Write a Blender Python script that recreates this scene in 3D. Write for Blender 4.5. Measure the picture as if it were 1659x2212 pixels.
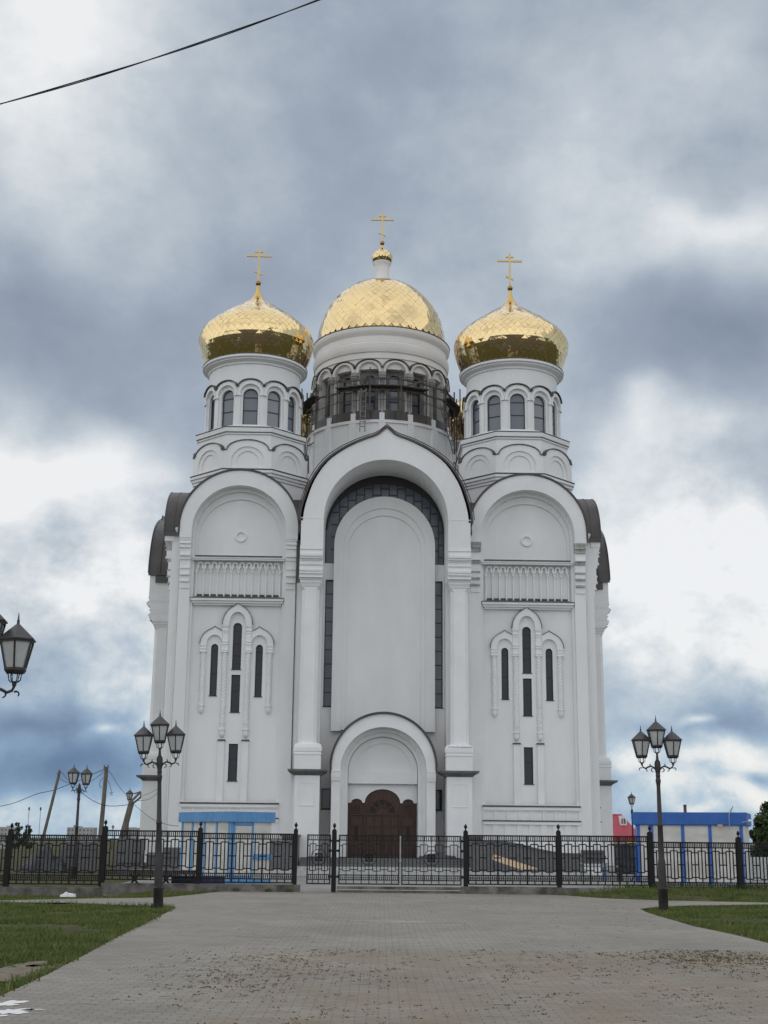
import bpy, bmesh, math, random
from mathutils import Vector, Matrix
from mathutils.geometry import tessellate_polygon
import numpy as np
R = math.radians
PI = math.pi
random.seed(7)
scene = bpy.context.scene
for o in list(bpy.data.objects):
    bpy.data.objects.remove(o)
COL = scene.collection

# ------------------------------------------------------------------ camera
PITCH, ROLL = 0.2421, 0.0099
cam_d = bpy.data.cameras.new('camera')
cam = bpy.data.objects.new('camera', cam_d)
COL.objects.link(cam)
cam_d.sensor_fit = 'HORIZONTAL'
cam_d.sensor_width = 36
cam_d.lens = 36 * 2850 / 1659
cam_d.clip_start = 0.1
cam_d.clip_end = 8000
fw = Vector((0, math.cos(PITCH), math.sin(PITCH)))
rt = Vector((1, 0, 0))
up = Vector((0, -math.sin(PITCH), math.cos(PITCH)))
rt2 = rt * math.cos(ROLL) + up * math.sin(ROLL)
up2 = up * math.cos(ROLL) - rt * math.sin(ROLL)
m = Matrix((rt2, up2, -fw)).transposed().to_4x4()
m.translation = Vector((0, 0, 1.6))
cam.matrix_world = m
scene.camera = cam

# ------------------------------------------------------------------ view
scene.view_settings.view_transform = 'Standard'
scene.view_settings.look = 'None'
scene.view_settings.gamma = 1
scene.view_settings.exposure = 0
scene.render.resolution_x = 768
scene.render.resolution_y = 1024

# ------------------------------------------------------------------ sky (broken cloud, laid out by compass direction and height)
SUN_EL, SUN_AZ = R(48), R(205)        # behind and to the left of the photographer
world = bpy.data.worlds.new('World')
scene.world = world
world.use_nodes = True
NT = world.node_tree
NT.nodes.clear()


def wn(t, **k):
    n = NT.nodes.new(t)
    for a, b in k.items():
        setattr(n, a, b)
    return n


def wm(op, a, b=None, c=None, clamp=False):
    n = NT.nodes.new('ShaderNodeMath')
    n.operation = op
    n.use_clamp = clamp
    for i, v in enumerate((a, b, c)):
        if v is None:
            continue
        if isinstance(v, (int, float)):
            n.inputs[i].default_value = v
        else:
            NT.links.new(v, n.inputs[i])
    return n.outputs[0]


tc = wn('ShaderNodeTexCoord')
nz0 = wn('ShaderNodeTexNoise', noise_dimensions='3D')
nz0.inputs['Scale'].default_value = 5.0
nz0.inputs['Detail'].default_value = 3
nz0.inputs['Roughness'].default_value = 0.55
NT.links.new(tc.outputs['Generated'], nz0.inputs['Vector'])
sub = wn('ShaderNodeVectorMath', operation='SUBTRACT')
NT.links.new(nz0.outputs['Color'], sub.inputs[0])
sub.inputs[1].default_value = (0.5, 0.5, 0.5)
scl = wn('ShaderNodeVectorMath', operation='SCALE')
NT.links.new(sub.outputs[0], scl.inputs[0])
scl.inputs['Scale'].default_value = 0.16
addv = wn('ShaderNodeVectorMath', operation='ADD')
NT.links.new(tc.outputs['Generated'], addv.inputs[0])
NT.links.new(scl.outputs[0], addv.inputs[1])
nrm = wn('ShaderNodeVectorMath', operation='NORMALIZE')
NT.links.new(addv.outputs[0], nrm.inputs[0])
sep = wn('ShaderNodeSeparateXYZ')
NT.links.new(nrm.outputs[0], sep.inputs[0])
AZ = wm('ARCTAN2', sep.outputs[0], sep.outputs[1])
EL = wm('ARCSINE', sep.outputs[2])
# (azimuth, elevation, half width, half height, brightness)  all in degrees
CLOUDS = [
    (-15.0, 33.8, 5.0, 4.2, 0.50), (-18.5, 28.5, 3.4, 3.6, 0.26), (-14.5, 26.0, 3.0, 2.6, 0.10),
    (-3.0, 29.0, 6.5, 4.5, -0.05), (-1.0, 25.0, 7.0, 3.5, -0.06), (4.0, 33.5, 7.0, 2.5, -0.05),
    (11.0, 27.0, 5.5, 4.0, 0.13), (16.0, 31.0, 4.0, 3.0, 0.06), (2.5, 22.0, 5.0, 2.6, 0.08),
    (-15.5, 20.8, 5.0, 2.4, -0.17), (-9.5, 22.6, 4.5, 2.4, -0.09), (-11.0, 18.6, 4.0, 1.6, -0.12),
    (-11.9, 15.3, 3.0, 1.6, 0.42), (-14.8, 14.2, 2.6, 1.5, 0.36), (-17.5, 14.6, 2.0, 2.2, 0.22),
    (-13.4, 9.7, 3.6, 1.5, 0.40), (-10.5, 11.6, 2.0, 2.6, 0.28), (-15.5, 11.9, 3.0, 1.0, 0.10),
    (-14.8, 7.0, 2.2, 0.9, -0.03), (-10.8, 6.4, 2.6, 1.6, 0.20), (-13.0, 5.4, 3.0, 0.8, 0.08),
    (-16.0, 4.3, 1.8, 0.7, -0.22), (-13.1, 3.6, 0.9, 0.28, 0.30), (-13.5, 1.9, 6.0, 1.3, -0.27), (-13.0, 0.0, 6.0, 0.6, 0.12),
    (15.6, 24.7, 3.0, 0.9, 0.32), (13.8, 23.4, 2.4, 0.8, 0.12), (14.2, 21.3, 3.4, 1.5, -0.20), (16.5, 19.6, 2.2, 1.6, -0.20), (12.5, 19.2, 2.6, 1.2, -0.12),
    (10.8, 17.4, 1.4, 1.0, 0.34), (13.2, 15.9, 2.6, 0.9, 0.26), (9.8, 14.0, 1.8, 1.8, 0.32), (15.0, 13.6, 1.8, 1.0, 0.02),
    (12.3, 12.4, 2.6, 1.6, 0.30), (15.6, 11.4, 2.2, 1.4, 0.44), (10.5, 10.6, 2.2, 1.8, 0.30), (13.8, 8.8, 3.4, 1.5, 0.42), (16.2, 7.6, 1.6, 1.5, 0.34),
    (10.6, 7.0, 1.6, 0.7, -0.02), (13.6, 5.2, 4.0, 0.65, -0.16), (12.6, 5.3, 0.55, 0.22, 0.34),
    (14.0, 3.7, 1.5, 0.7, 0.40), (16.4, 3.3, 1.0, 0.6, 0.30), (10.0, 3.9, 0.9, 0.7, 0.30), (11.5, 2.2, 1.2, 0.5, 0.14), (14.9, 1.7, 1.5, 0.6, 0.44), (12.6, 0.8, 0.8, 0.4, 0.26), (15.2, 2.8, 0.6, 0.3, -0.2),
    # behind the photographer: what the gilded domes mirror
    (152, 32, 14, 8, -0.62), (-160, 50, 14, 7, -0.62), (172, 66, 30, 6, -0.55), (-128, 28, 16, 9, -0.55), (118, 42, 18, 10, -0.5), (-152, 14, 14, 4, -0.45), (-174, 24, 7, 5, -0.5), (130, 14, 12, 4, -0.4),
]
total = None
for (a, e, sa, se, amp) in CLOUDS:
    da = wm('MULTIPLY', wm('SUBTRACT', AZ, R(a)), 1 / R(sa))
    de = wm('MULTIPLY', wm('SUBTRACT', EL, R(e)), 1 / R(se))
    q = wm('MULTIPLY_ADD', da, da, wm('MULTIPLY', de, de))
    g = wm('MULTIPLY', wm('EXPONENT', wm('MULTIPLY', q, -0.8)), amp)
    total = g if total is None else wm('ADD', total, g)
mp = wn('ShaderNodeMapping')
mp.inputs['Scale'].default_value = (1, 1, 1.3)
warp2 = wn('ShaderNodeVectorMath', operation='SCALE')
NT.links.new(sub.outputs[0], warp2.inputs[0])
warp2.inputs['Scale'].default_value = 0.03
add2 = wn('ShaderNodeVectorMath', operation='ADD')
NT.links.new(tc.outputs['Generated'], add2.inputs[0])
NT.links.new(warp2.outputs[0], add2.inputs[1])
NT.links.new(add2.outputs[0], mp.inputs['Vector'])
nz1 = wn('ShaderNodeTexNoise')
nz1.inputs['Scale'].default_value = 9.0
nz1.inputs['Detail'].default_value = 6
nz1.inputs['Roughness'].default_value = 0.57
NT.links.new(mp.outputs[0], nz1.inputs['Vector'])
tex = wm('MULTIPLY', wm('SUBTRACT', nz1.outputs['Fac'], 0.5), 0.46)
# the sky overhead and behind the photographer is brighter cloud
back = wm('MULTIPLY', wm('MULTIPLY_ADD', sep.outputs[1], -1.0, 0.55, clamp=True), 0.14)
highr = wm('MULTIPLY', wm('SUBTRACT', EL, R(60), clamp=True), -0.35)
# crisper heaped cloud low over the horizon
nz2 = wn('ShaderNodeTexNoise')
nz2.inputs['Scale'].default_value = 20.0
nz2.inputs['Detail'].default_value = 9
nz2.inputs['Roughness'].default_value = 0.6
NT.links.new(mp.outputs[0], nz2.inputs['Vector'])
lowm = wm('MAXIMUM', 0.32, wm('SUBTRACT', 1.0, wm('MULTIPLY', wm('SUBTRACT', EL, R(9)), 1 / R(12), clamp=True)))
crisp = wm('MULTIPLY', wm('MULTIPLY', wm('SUBTRACT', nz2.outputs['Fac'], 0.5), 1.3), wm('MULTIPLY', lowm, wm('ADD', wm('MULTIPLY', total, 1.6), 0.55, clamp=True)))
bright = wm('ADD', wm('ADD', wm('ADD', wm('ADD', total, 0.54), tex), crisp), wm('ADD', back, highr))
# cloud colours
rg = wn('ShaderNodeValToRGB')
els = rg.color_ramp.elements
els[0].position = 0.0
els[0].color = (0.17, 0.215, 0.285, 1)
els[1].position = 1.0
els[1].color = (0.93, 0.94, 0.95, 1)
for p, c in ((0.22, (0.245, 0.295, 0.372, 1)), (0.45, (0.365, 0.425, 0.512, 1)), (0.68, (0.57, 0.63, 0.69, 1)), (0.88, (0.80, 0.83, 0.855, 1))):
    e = els.new(p)
    e.color = c
NT.links.new(bright, rg.inputs[0])
rb = wn('ShaderNodeValToRGB')
els = rb.color_ramp.elements
els[0].position = 0.0
els[0].color = (0.065, 0.12, 0.235, 1)
els[1].position = 1.0
els[1].color = (0.93, 0.93, 0.92, 1)
for p, c in ((0.22, (0.13, 0.215, 0.365, 1)), (0.45, (0.27, 0.41, 0.59, 1)), (0.66, (0.52, 0.64, 0.74, 1)), (0.8, (0.80, 0.83, 0.85, 1))):
    e = els.new(p)
    e.color = c
NT.links.new(bright, rb.inputs[0])
low = wm('SUBTRACT', 1.0, wm('MULTIPLY', wm('SUBTRACT', EL, R(2.5)), 1 / R(6.5), clamp=True))
mixc = wn('ShaderNodeMix', data_type='RGBA')
NT.links.new(low, mixc.inputs[0])
NT.links.new(rg.outputs[0], mixc.inputs[6])
NT.links.new(rb.outputs[0], mixc.inputs[7])
sky = wn('ShaderNodeTexSky', sky_type='NISHITA')
sky.sun_disc = False
sky.sun_elevation = SUN_EL
sky.sun_rotation = SUN_AZ
bg_sky = wn('ShaderNodeBackground')
bg_sky.inputs[1].default_value = 0.06
NT.links.new(sky.outputs[0], bg_sky.inputs[0])
bg_cl = wn('ShaderNodeBackground')
bg_cl.inputs[1].default_value = 1.0
NT.links.new(mixc.outputs[2], bg_cl.inputs[0])
mixs = wn('ShaderNodeMixShader')
mixs.inputs[0].default_value = 0.90          # the cloud lets a little of the blue through
NT.links.new(bg_sky.outputs[0], mixs.inputs[1])
NT.links.new(bg_cl.outputs[0], mixs.inputs[2])
wo = wn('ShaderNodeOutputWorld')
NT.links.new(mixs.outputs[0], wo.inputs[0])

# ------------------------------------------------------------------ sun through cloud
sun_d = bpy.data.lights.new('sun', 'SUN')
sun_d.energy = 1.55
sun_d.angle = R(170)
sun_d.color = (1.0, 0.975, 0.94)
sun = bpy.data.objects.new('sun', sun_d)
COL.objects.link(sun)
sdir = Vector((math.sin(SUN_AZ) * math.cos(SUN_EL), math.cos(SUN_AZ) * math.cos(SUN_EL), math.sin(SUN_EL)))
sun.rotation_euler = (-sdir).to_track_quat('-Z', 'Y').to_euler()

# ------------------------------------------------------------------ materials
MATS = {}


def mat(name, c1, c2=None, scale=3.0, rough=0.7, metal=0.0, bump=0.0, bscale=None, spec=0.5, detail=6, stretch=(1, 1, 1), ramp=(0.35, 0.65)):
    m = bpy.data.materials.new(name)
    m.use_nodes = True
    nt = m.node_tree
    b = nt.nodes['Principled BSDF']
    b.inputs['Roughness'].default_value = rough
    b.inputs['Metallic'].default_value = metal
    b.inputs['Specular IOR Level'].default_value = spec
    b.inputs['Base Color'].default_value = (*c1, 1)
    if c2 is not None or bump:
        t = nt.nodes.new('ShaderNodeTexCoord')
        mp = nt.nodes.new('ShaderNodeMapping')
        mp.inputs['Scale'].default_value = stretch
        nt.links.new(t.outputs['Object'], mp.inputs[0])
        n = nt.nodes.new('ShaderNodeTexNoise')
        n.inputs['Scale'].default_value = scale
        n.inputs['Detail'].default_value = detail
        n.inputs['Roughness'].default_value = 0.6
        nt.links.new(mp.outputs[0], n.inputs['Vector'])
        if c2 is not None:
            r = nt.nodes.new('ShaderNodeValToRGB')
            r.color_ramp.elements[0].position = ramp[0]
            r.color_ramp.elements[1].position = ramp[1]
            r.color_ramp.elements[0].color = (*c1, 1)
            r.color_ramp.elements[1].color = (*c2, 1)
            nt.links.new(n.outputs['Fac'], r.inputs[0])
            nt.links.new(r.outputs[0], b.inputs['Base Color'])
        if bump:
            n2 = nt.nodes.new('ShaderNodeTexNoise')
            n2.inputs['Scale'].default_value = bscale or scale * 6
            n2.inputs['Detail'].default_value = 4
            nt.links.new(mp.outputs[0], n2.inputs['Vector'])
            bp = nt.nodes.new('ShaderNodeBump')
            bp.inputs['Strength'].default_value = bump
            bp.inputs['Distance'].default_value = 0.05
            nt.links.new(n2.outputs['Fac'], bp.inputs['Height'])
            nt.links.new(bp.outputs[0], b.inputs['Normal'])
    MATS[name] = m
    return m


PLASTER = mat('plaster', (0.735, 0.73, 0.72), (0.815, 0.815, 0.81), scale=0.5, rough=0.85, bump=0.12, bscale=14, spec=0.2, stretch=(1, 1, 0.35))
PLASTER2 = mat('plaster_trim', (0.76, 0.755, 0.745), (0.81, 0.81, 0.80), scale=1.2, rough=0.8, bump=0.05, bscale=20, spec=0.25)
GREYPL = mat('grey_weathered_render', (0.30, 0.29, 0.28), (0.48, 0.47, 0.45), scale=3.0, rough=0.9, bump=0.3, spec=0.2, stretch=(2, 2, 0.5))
DRUMPL = mat('drum_plaster', (0.70, 0.675, 0.655), (0.77, 0.745, 0.725), scale=0.6, rough=0.9, bump=0.1, bscale=12, spec=0.2)
ROOF = mat('brown_roof_metal', (0.035, 0.031, 0.031), (0.075, 0.06, 0.055), scale=1.4, rough=0.42, spec=0.5, stretch=(1, 1, 0.4))
FLASH = mat('dark_flashing', (0.045, 0.04, 0.04), (0.085, 0.08, 0.078), scale=4, rough=0.5)
CONC = mat('old_concrete', (0.075, 0.07, 0.063), (0.22, 0.205, 0.185), scale=2.2, rough=0.95, bump=0.5, bscale=18, spec=0.2)
SLABM = mat('dark_slab', (0.10, 0.10, 0.10), (0.17, 0.165, 0.16), scale=3, rough=0.8, bump=0.2)
GRANITE = mat('grey_granite', (0.085, 0.085, 0.088), (0.15, 0.15, 0.152), scale=26, rough=0.5, detail=2)
GRANITE_L = mat('pale_granite', (0.36, 0.36, 0.35), (0.5, 0.5, 0.49), scale=8, rough=0.7)
DOORW = mat('brown_door_wood', (0.036, 0.018, 0.012), (0.070, 0.033, 0.021), scale=3.5, rough=0.5, stretch=(4, 4, 0.4), spec=0.4)
DOORL = mat('carved_door_wood', (0.045, 0.021, 0.014), (0.075, 0.034, 0.022), scale=5, rough=0.55, spec=0.4)
IRON = mat('black_iron', (0.005, 0.0045, 0.005), (0.011, 0.0095, 0.0095), scale=6, rough=0.55, spec=0.3)
LAMPM = mat('brown_black_iron', (0.018, 0.015, 0.015), (0.034, 0.028, 0.027), scale=5, rough=0.45, spec=0.5)
LAMPROOF = mat('lantern_roof_metal', (0.030, 0.027, 0.031), (0.045, 0.04, 0.045), scale=3, rough=0.4)
MILK = mat('frosted_glass', (0.47, 0.475, 0.47), (0.55, 0.555, 0.55), scale=3, rough=0.25)
WOODP = mat('grey_pole_wood', (0.10, 0.085, 0.068), (0.21, 0.18, 0.145), scale=3, rough=0.9, bump=0.4, stretch=(6, 6, 0.5))
SCAFW = mat('scaffold_wood', (0.055, 0.048, 0.042), (0.13, 0.115, 0.10), scale=2.5, rough=0.9, stretch=(2, 2, 0.6))
PLANKW = mat('fresh_plank_wood', (0.42, 0.27, 0.15), (0.60, 0.46, 0.33), scale=4, rough=0.8, stretch=(1, 8, 8))
KW = mat('kiosk_white_panel', (0.55, 0.53, 0.49), (0.68, 0.66, 0.62), scale=1.3, rough=0.6, stretch=(1, 1, 2))
KB = mat('kiosk_blue_paint', (0.095, 0.26, 0.49), (0.125, 0.31, 0.56), scale=2, rough=0.55)
KB2 = mat('kiosk_deep_blue_paint', (0.022, 0.105, 0.38), (0.034, 0.135, 0.45), scale=2, rough=0.5)
REDR = mat('red_roof_tile', (0.33, 0.030, 0.048), (0.42, 0.05, 0.072), scale=2, rough=0.6)
WHITE = mat('white_paint', (0.72, 0.72, 0.70), (0.80, 0.80, 0.79), scale=4, rough=0.6)
CABLE = mat('cable_rubber', (0.012, 0.014, 0.018), rough=0.6)
STEEL = mat('galvanised_steel', (0.28, 0.29, 0.30), (0.38, 0.39, 0.40), scale=6, rough=0.45, metal=0.3)
CROSSM = mat('gilded_cross', (0.74, 0.56, 0.27), (0.80, 0.63, 0.33), scale=3, rough=0.5, metal=0.15)
BALLM = mat('bronze_ball', (0.35, 0.20, 0.07), rough=0.25, metal=1.0)
BUILD = mat('pale_panel_building', (0.30, 0.29, 0.28), (0.40, 0.39, 0.37), scale=0.15, rough=0.9)
BUILD2 = mat('building_dark_glass', (0.10, 0.11, 0.13), rough=0.3)
BAGM = mat('white_plastic', (0.65, 0.66, 0.66), (0.78, 0.78, 0.78), scale=12, rough=0.35)
TARP = mat('dark_tarpaulin', (0.03, 0.032, 0.038), (0.07, 0.072, 0.08), scale=3, rough=0.6, bump=0.4)
DKBLUE = mat('dark_blue_paint', (0.012, 0.02, 0.075), (0.02, 0.035, 0.12), scale=3, rough=0.5)
BARK = mat('bark', (0.05, 0.04, 0.03), (0.09, 0.075, 0.06), scale=6, rough=0.95)
LEAF = mat('leaf', (0.012, 0.022, 0.009), (0.045, 0.07, 0.022), scale=1.2, rough=0.8, spec=0.2)
LEAF2 = mat('leaf_light', (0.03, 0.045, 0.016), (0.075, 0.10, 0.036), scale=1.2, rough=0.8, spec=0.2)


def glass_mat(name, c1, c2, rough=0.06):
    m = mat(name, c1, c2, scale=0.55, rough=rough, spec=0.42, detail=2)
    nt = m.node_tree
    b = nt.nodes['Principled BSDF']
    t = nt.nodes.new('ShaderNodeTexCoord')
    n = nt.nodes.new('ShaderNodeTexNoise')
    n.inputs['Scale'].default_value = 1.3
    nt.links.new(t.outputs['Object'], n.inputs['Vector'])
    bp = nt.nodes.new('ShaderNodeBump')
    bp.inputs['Strength'].default_value = 0.12
    bp.inputs['Distance'].default_value = 0.04
    nt.links.new(n.outputs['Fac'], bp.inputs['Height'])
    nt.links.new(bp.outputs[0], b.inputs['Normal'])
    return m


GLASS = glass_mat('dark_window_glass', (0.004, 0.004, 0.007), (0.010, 0.011, 0.018))
DOORG = mat('door_glass_dark', (0.006, 0.006, 0.008), rough=0.3, spec=0.3)
GLASS_S = glass_mat('stained_grey_glass', (0.085, 0.095, 0.125), (0.15, 0.165, 0.20), 0.15)
GLASS_T = glass_mat('tower_glass', (0.03, 0.035, 0.05), (0.12, 0.13, 0.15), 0.05)
def vary_glass(m, c1, c2):
    nt = m.node_tree
    b = nt.nodes['Principled BSDF']
    oi = nt.nodes.new('ShaderNodeObjectInfo')
    mx = nt.nodes.new('ShaderNodeMix')
    mx.data_type = 'RGBA'
    mx.inputs[6].default_value = (*c1, 1)
    mx.inputs[7].default_value = (*c2, 1)
    nt.links.new(oi.outputs['Random'], mx.inputs[0])
    for l in list(b.inputs['Base Color'].links):
        nt.links.remove(l)
    nt.links.new(mx.outputs[2], b.inputs['Base Color'])


vary_glass(GLASS_T, (0.025, 0.04, 0.085), (0.27, 0.28, 0.30))  # lighter panes have reflected sky painted into their colour, at random per window
FRAME = mat('dark_window_frame', (0.018, 0.013, 0.012), rough=0.45)


def gold_mat(name, col, rough):
    m = mat(name, col, rough=rough, metal=1.0)
    nt = m.node_tree
    b = nt.nodes['Principled BSDF']
    t = nt.nodes.new('ShaderNodeTexCoord')
    n = nt.nodes.new('ShaderNodeTexNoise')
    n.inputs['Scale'].default_value = 1.3
    n.inputs['Detail'].default_value = 3
    nt.links.new(t.outputs['Object'], n.inputs['Vector'])
    bp = nt.nodes.new('ShaderNodeBump')
    bp.inputs['Strength'].default_value = 0.35
    bp.inputs['Distance'].default_value = 0.06
    nt.links.new(n.outputs['Fac'], bp.inputs['Height'])
    nt.links.new(bp.outputs[0], b.inputs['Normal'])
    return m


GOLD = gold_mat('gold_leaf_tile', (0.84, 0.63, 0.325), 0.07)
GOLDS = gold_mat('gold_seam', (0.62, 0.42, 0.14), 0.16)


def ground_mats():
    # block paving
    m = bpy.data.materials.new('block_paving')
    m.use_nodes = True
    nt = m.node_tree
    b = nt.nodes['Principled BSDF']
    b.inputs['Roughness'].default_value = 0.85
    b.inputs['Specular IOR Level'].default_value = 0.3
    t = nt.nodes.new('ShaderNodeTexCoord')
    br = nt.nodes.new('ShaderNodeTexBrick')
    br.inputs['Color1'].default_value = (0.250, 0.228, 0.198, 1)
    br.inputs['Color2'].default_value = (0.306, 0.282, 0.248, 1)
    br.inputs['Mortar'].default_value = (0.145, 0.133, 0.115, 1)
    br.inputs['Scale'].default_value = 1.0
    br.inputs['Mortar Size'].default_value = 0.006
    br.inputs['Mortar Smooth'].default_value = 0.3
    br.inputs['Brick Width'].default_value = 0.21
    br.inputs['Row Height'].default_value = 0.115
    nz = nt.nodes.new('ShaderNodeTexNoise')
    nz.inputs['Scale'].default_value = 1.6
    nz.inputs['Detail'].default_value = 1
    nt.links.new(t.outputs['Object'], nz.inputs['Vector'])
    mx = nt.nodes.new('ShaderNodeMixRGB')
    mx.blend_type = 'ADD'
    mx.inputs[0].default_value = 0.02
    nt.links.new(t.outputs['Object'], mx.inputs[1])
    nt.links.new(nz.outputs['Color'], mx.inputs[2])
    nt.links.new(mx.outputs[0], br.inputs['Vector'])
    n1 = nt.nodes.new('ShaderNodeTexNoise')
    n1.inputs['Scale'].default_value = 0.35
    n1.inputs['Detail'].default_value = 8
    n1.inputs['Roughness'].default_value = 0.65
    nt.links.new(t.outputs['Object'], n1.inputs['Vector'])
    r1 = nt.nodes.new('ShaderNodeValToRGB')
    r1.color_ramp.elements[0].position = 0.3
    r1.color_ramp.elements[0].color = (0.80, 0.80, 0.80, 1)
    r1.color_ramp.elements[1].position = 0.7
    r1.color_ramp.elements[1].color = (1.14, 1.12, 1.10, 1)
    nt.links.new(n1.outputs['Fac'], r1.inputs[0])
    ml = nt.nodes.new('ShaderNodeMixRGB')
    ml.blend_type = 'MULTIPLY'
    ml.inputs[0].default_value = 1
    nt.links.new(br.outputs['Color'], ml.inputs[1])
    nt.links.new(r1.outputs[0], ml.inputs[2])
    # dry silt caught between the stones over the near part of the plaza
    sp = nt.nodes.new('ShaderNodeSeparateXYZ')
    nt.links.new(t.outputs['Object'], sp.inputs[0])

    def mm(op, a, b_=None, clamp=False):
        q = nt.nodes.new('ShaderNodeMath')
        q.operation = op
        q.use_clamp = clamp
        for i, v in enumerate((a, b_)):
            if v is None: continue
            if isinstance(v, (int, float)): q.inputs[i].default_value = v
            else: nt.links.new(v, q.inputs[i])
        return q.outputs[0]
    n3 = nt.nodes.new('ShaderNodeTexNoise')
    n3.inputs['Scale'].default_value = 1.1
    n3.inputs['Detail'].default_value = 9
    n3.inputs['Roughness'].default_value = 0.7
    nt.links.new(t.outputs['Object'], n3.inputs['Vector'])
    yy = mm('ADD', sp.outputs[1], mm('MULTIPLY', mm('SUBTRACT', n3.outputs['Fac'], 0.5), 1.6))
    my = mm('MULTIPLY', mm('SUBTRACT', 20.6, yy), 1.6, True)
    mx_ = mm('MULTIPLY', mm('ADD', sp.outputs[0], mm('ADD', mm('MULTIPLY', n3.outputs['Fac'], 2.0), 1.4)), 0.55, True)
    fac = mm('MULTIPLY', mm('MULTIPLY', my, mx_), mm('MULTIPLY', mm('SUBTRACT', n3.outputs['Fac'], 0.30), 1.7, True))
    st = nt.nodes.new('ShaderNodeMixRGB')
    st.inputs[2].default_value = (0.20, 0.145, 0.085, 1)
    nt.links.new(fac, st.inputs[0])
    nt.links.new(ml.outputs[0], st.inputs[1])
    nt.links.new(st.outputs[0], b.inputs['Base Color'])
    bp = nt.nodes.new('ShaderNodeBump')
    bp.invert = True
    bp.inputs['Strength'].default_value = 0.5
    bp.inputs['Distance'].default_value = 0.008
    nt.links.new(br.outputs['Fac'], bp.inputs['Height'])
    nt.links.new(bp.outputs[0], b.inputs['Normal'])
    MATS['paving'] = m
    mat('lawn_soil', (0.045, 0.052, 0.020), (0.115, 0.105, 0.055), scale=1.8, rough=0.95, bump=0.6, bscale=30, spec=0.1, detail=10)
    mat('court_concrete', (0.22, 0.215, 0.20), (0.33, 0.32, 0.30), scale=0.8, rough=0.9, spec=0.2)
    mat('bare_sand', (0.13, 0.11, 0.075), (0.27, 0.22, 0.16), scale=7, rough=0.95, bump=0.5)


ground_mats()


def blade_mat(name, cols):
    m = bpy.data.materials.new(name)
    m.use_nodes = True
    nt = m.node_tree
    b = nt.nodes['Principled BSDF']
    b.inputs['Roughness'].default_value = 0.8
    b.inputs['Specular IOR Level'].default_value = 0.15
    t = nt.nodes.new('ShaderNodeTexCoord')
    n = nt.nodes.new('ShaderNodeTexNoise')
    n.inputs['Scale'].default_value = 1.1
    n.inputs['Detail'].default_value = 9
    n.inputs['Roughness'].default_value = 0.7
    nt.links.new(t.outputs['Object'], n.inputs['Vector'])
    r = nt.nodes.new('ShaderNodeValToRGB')
    e = r.color_ramp.elements
    e[0].position = 0.3
    e[0].color = (*cols[0], 1)
    e[1].position = 0.72
    e[1].color = (*cols[-1], 1)
    for i, c in enumerate(cols[1:-1]):
        x = e.new(0.3 + 0.42 * (i + 1) / (len(cols) - 1))
        x.color = (*c, 1)
    nt.links.new(n.outputs['Fac'], r.inputs[0])
    nt.links.new(r.outputs[0], b.inputs['Base Color'])
    MATS[name] = m
    return m


GRASSM = blade_mat('grass_blade', [(0.045, 0.064, 0.018), (0.095, 0.128, 0.034), (0.145, 0.165, 0.055), (0.21, 0.18, 0.095)])
WEEDM = blade_mat('dry_weed', [(0.075, 0.075, 0.032), (0.13, 0.105, 0.055), (0.17, 0.12, 0.068), (0.20, 0.15, 0.09)])


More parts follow.
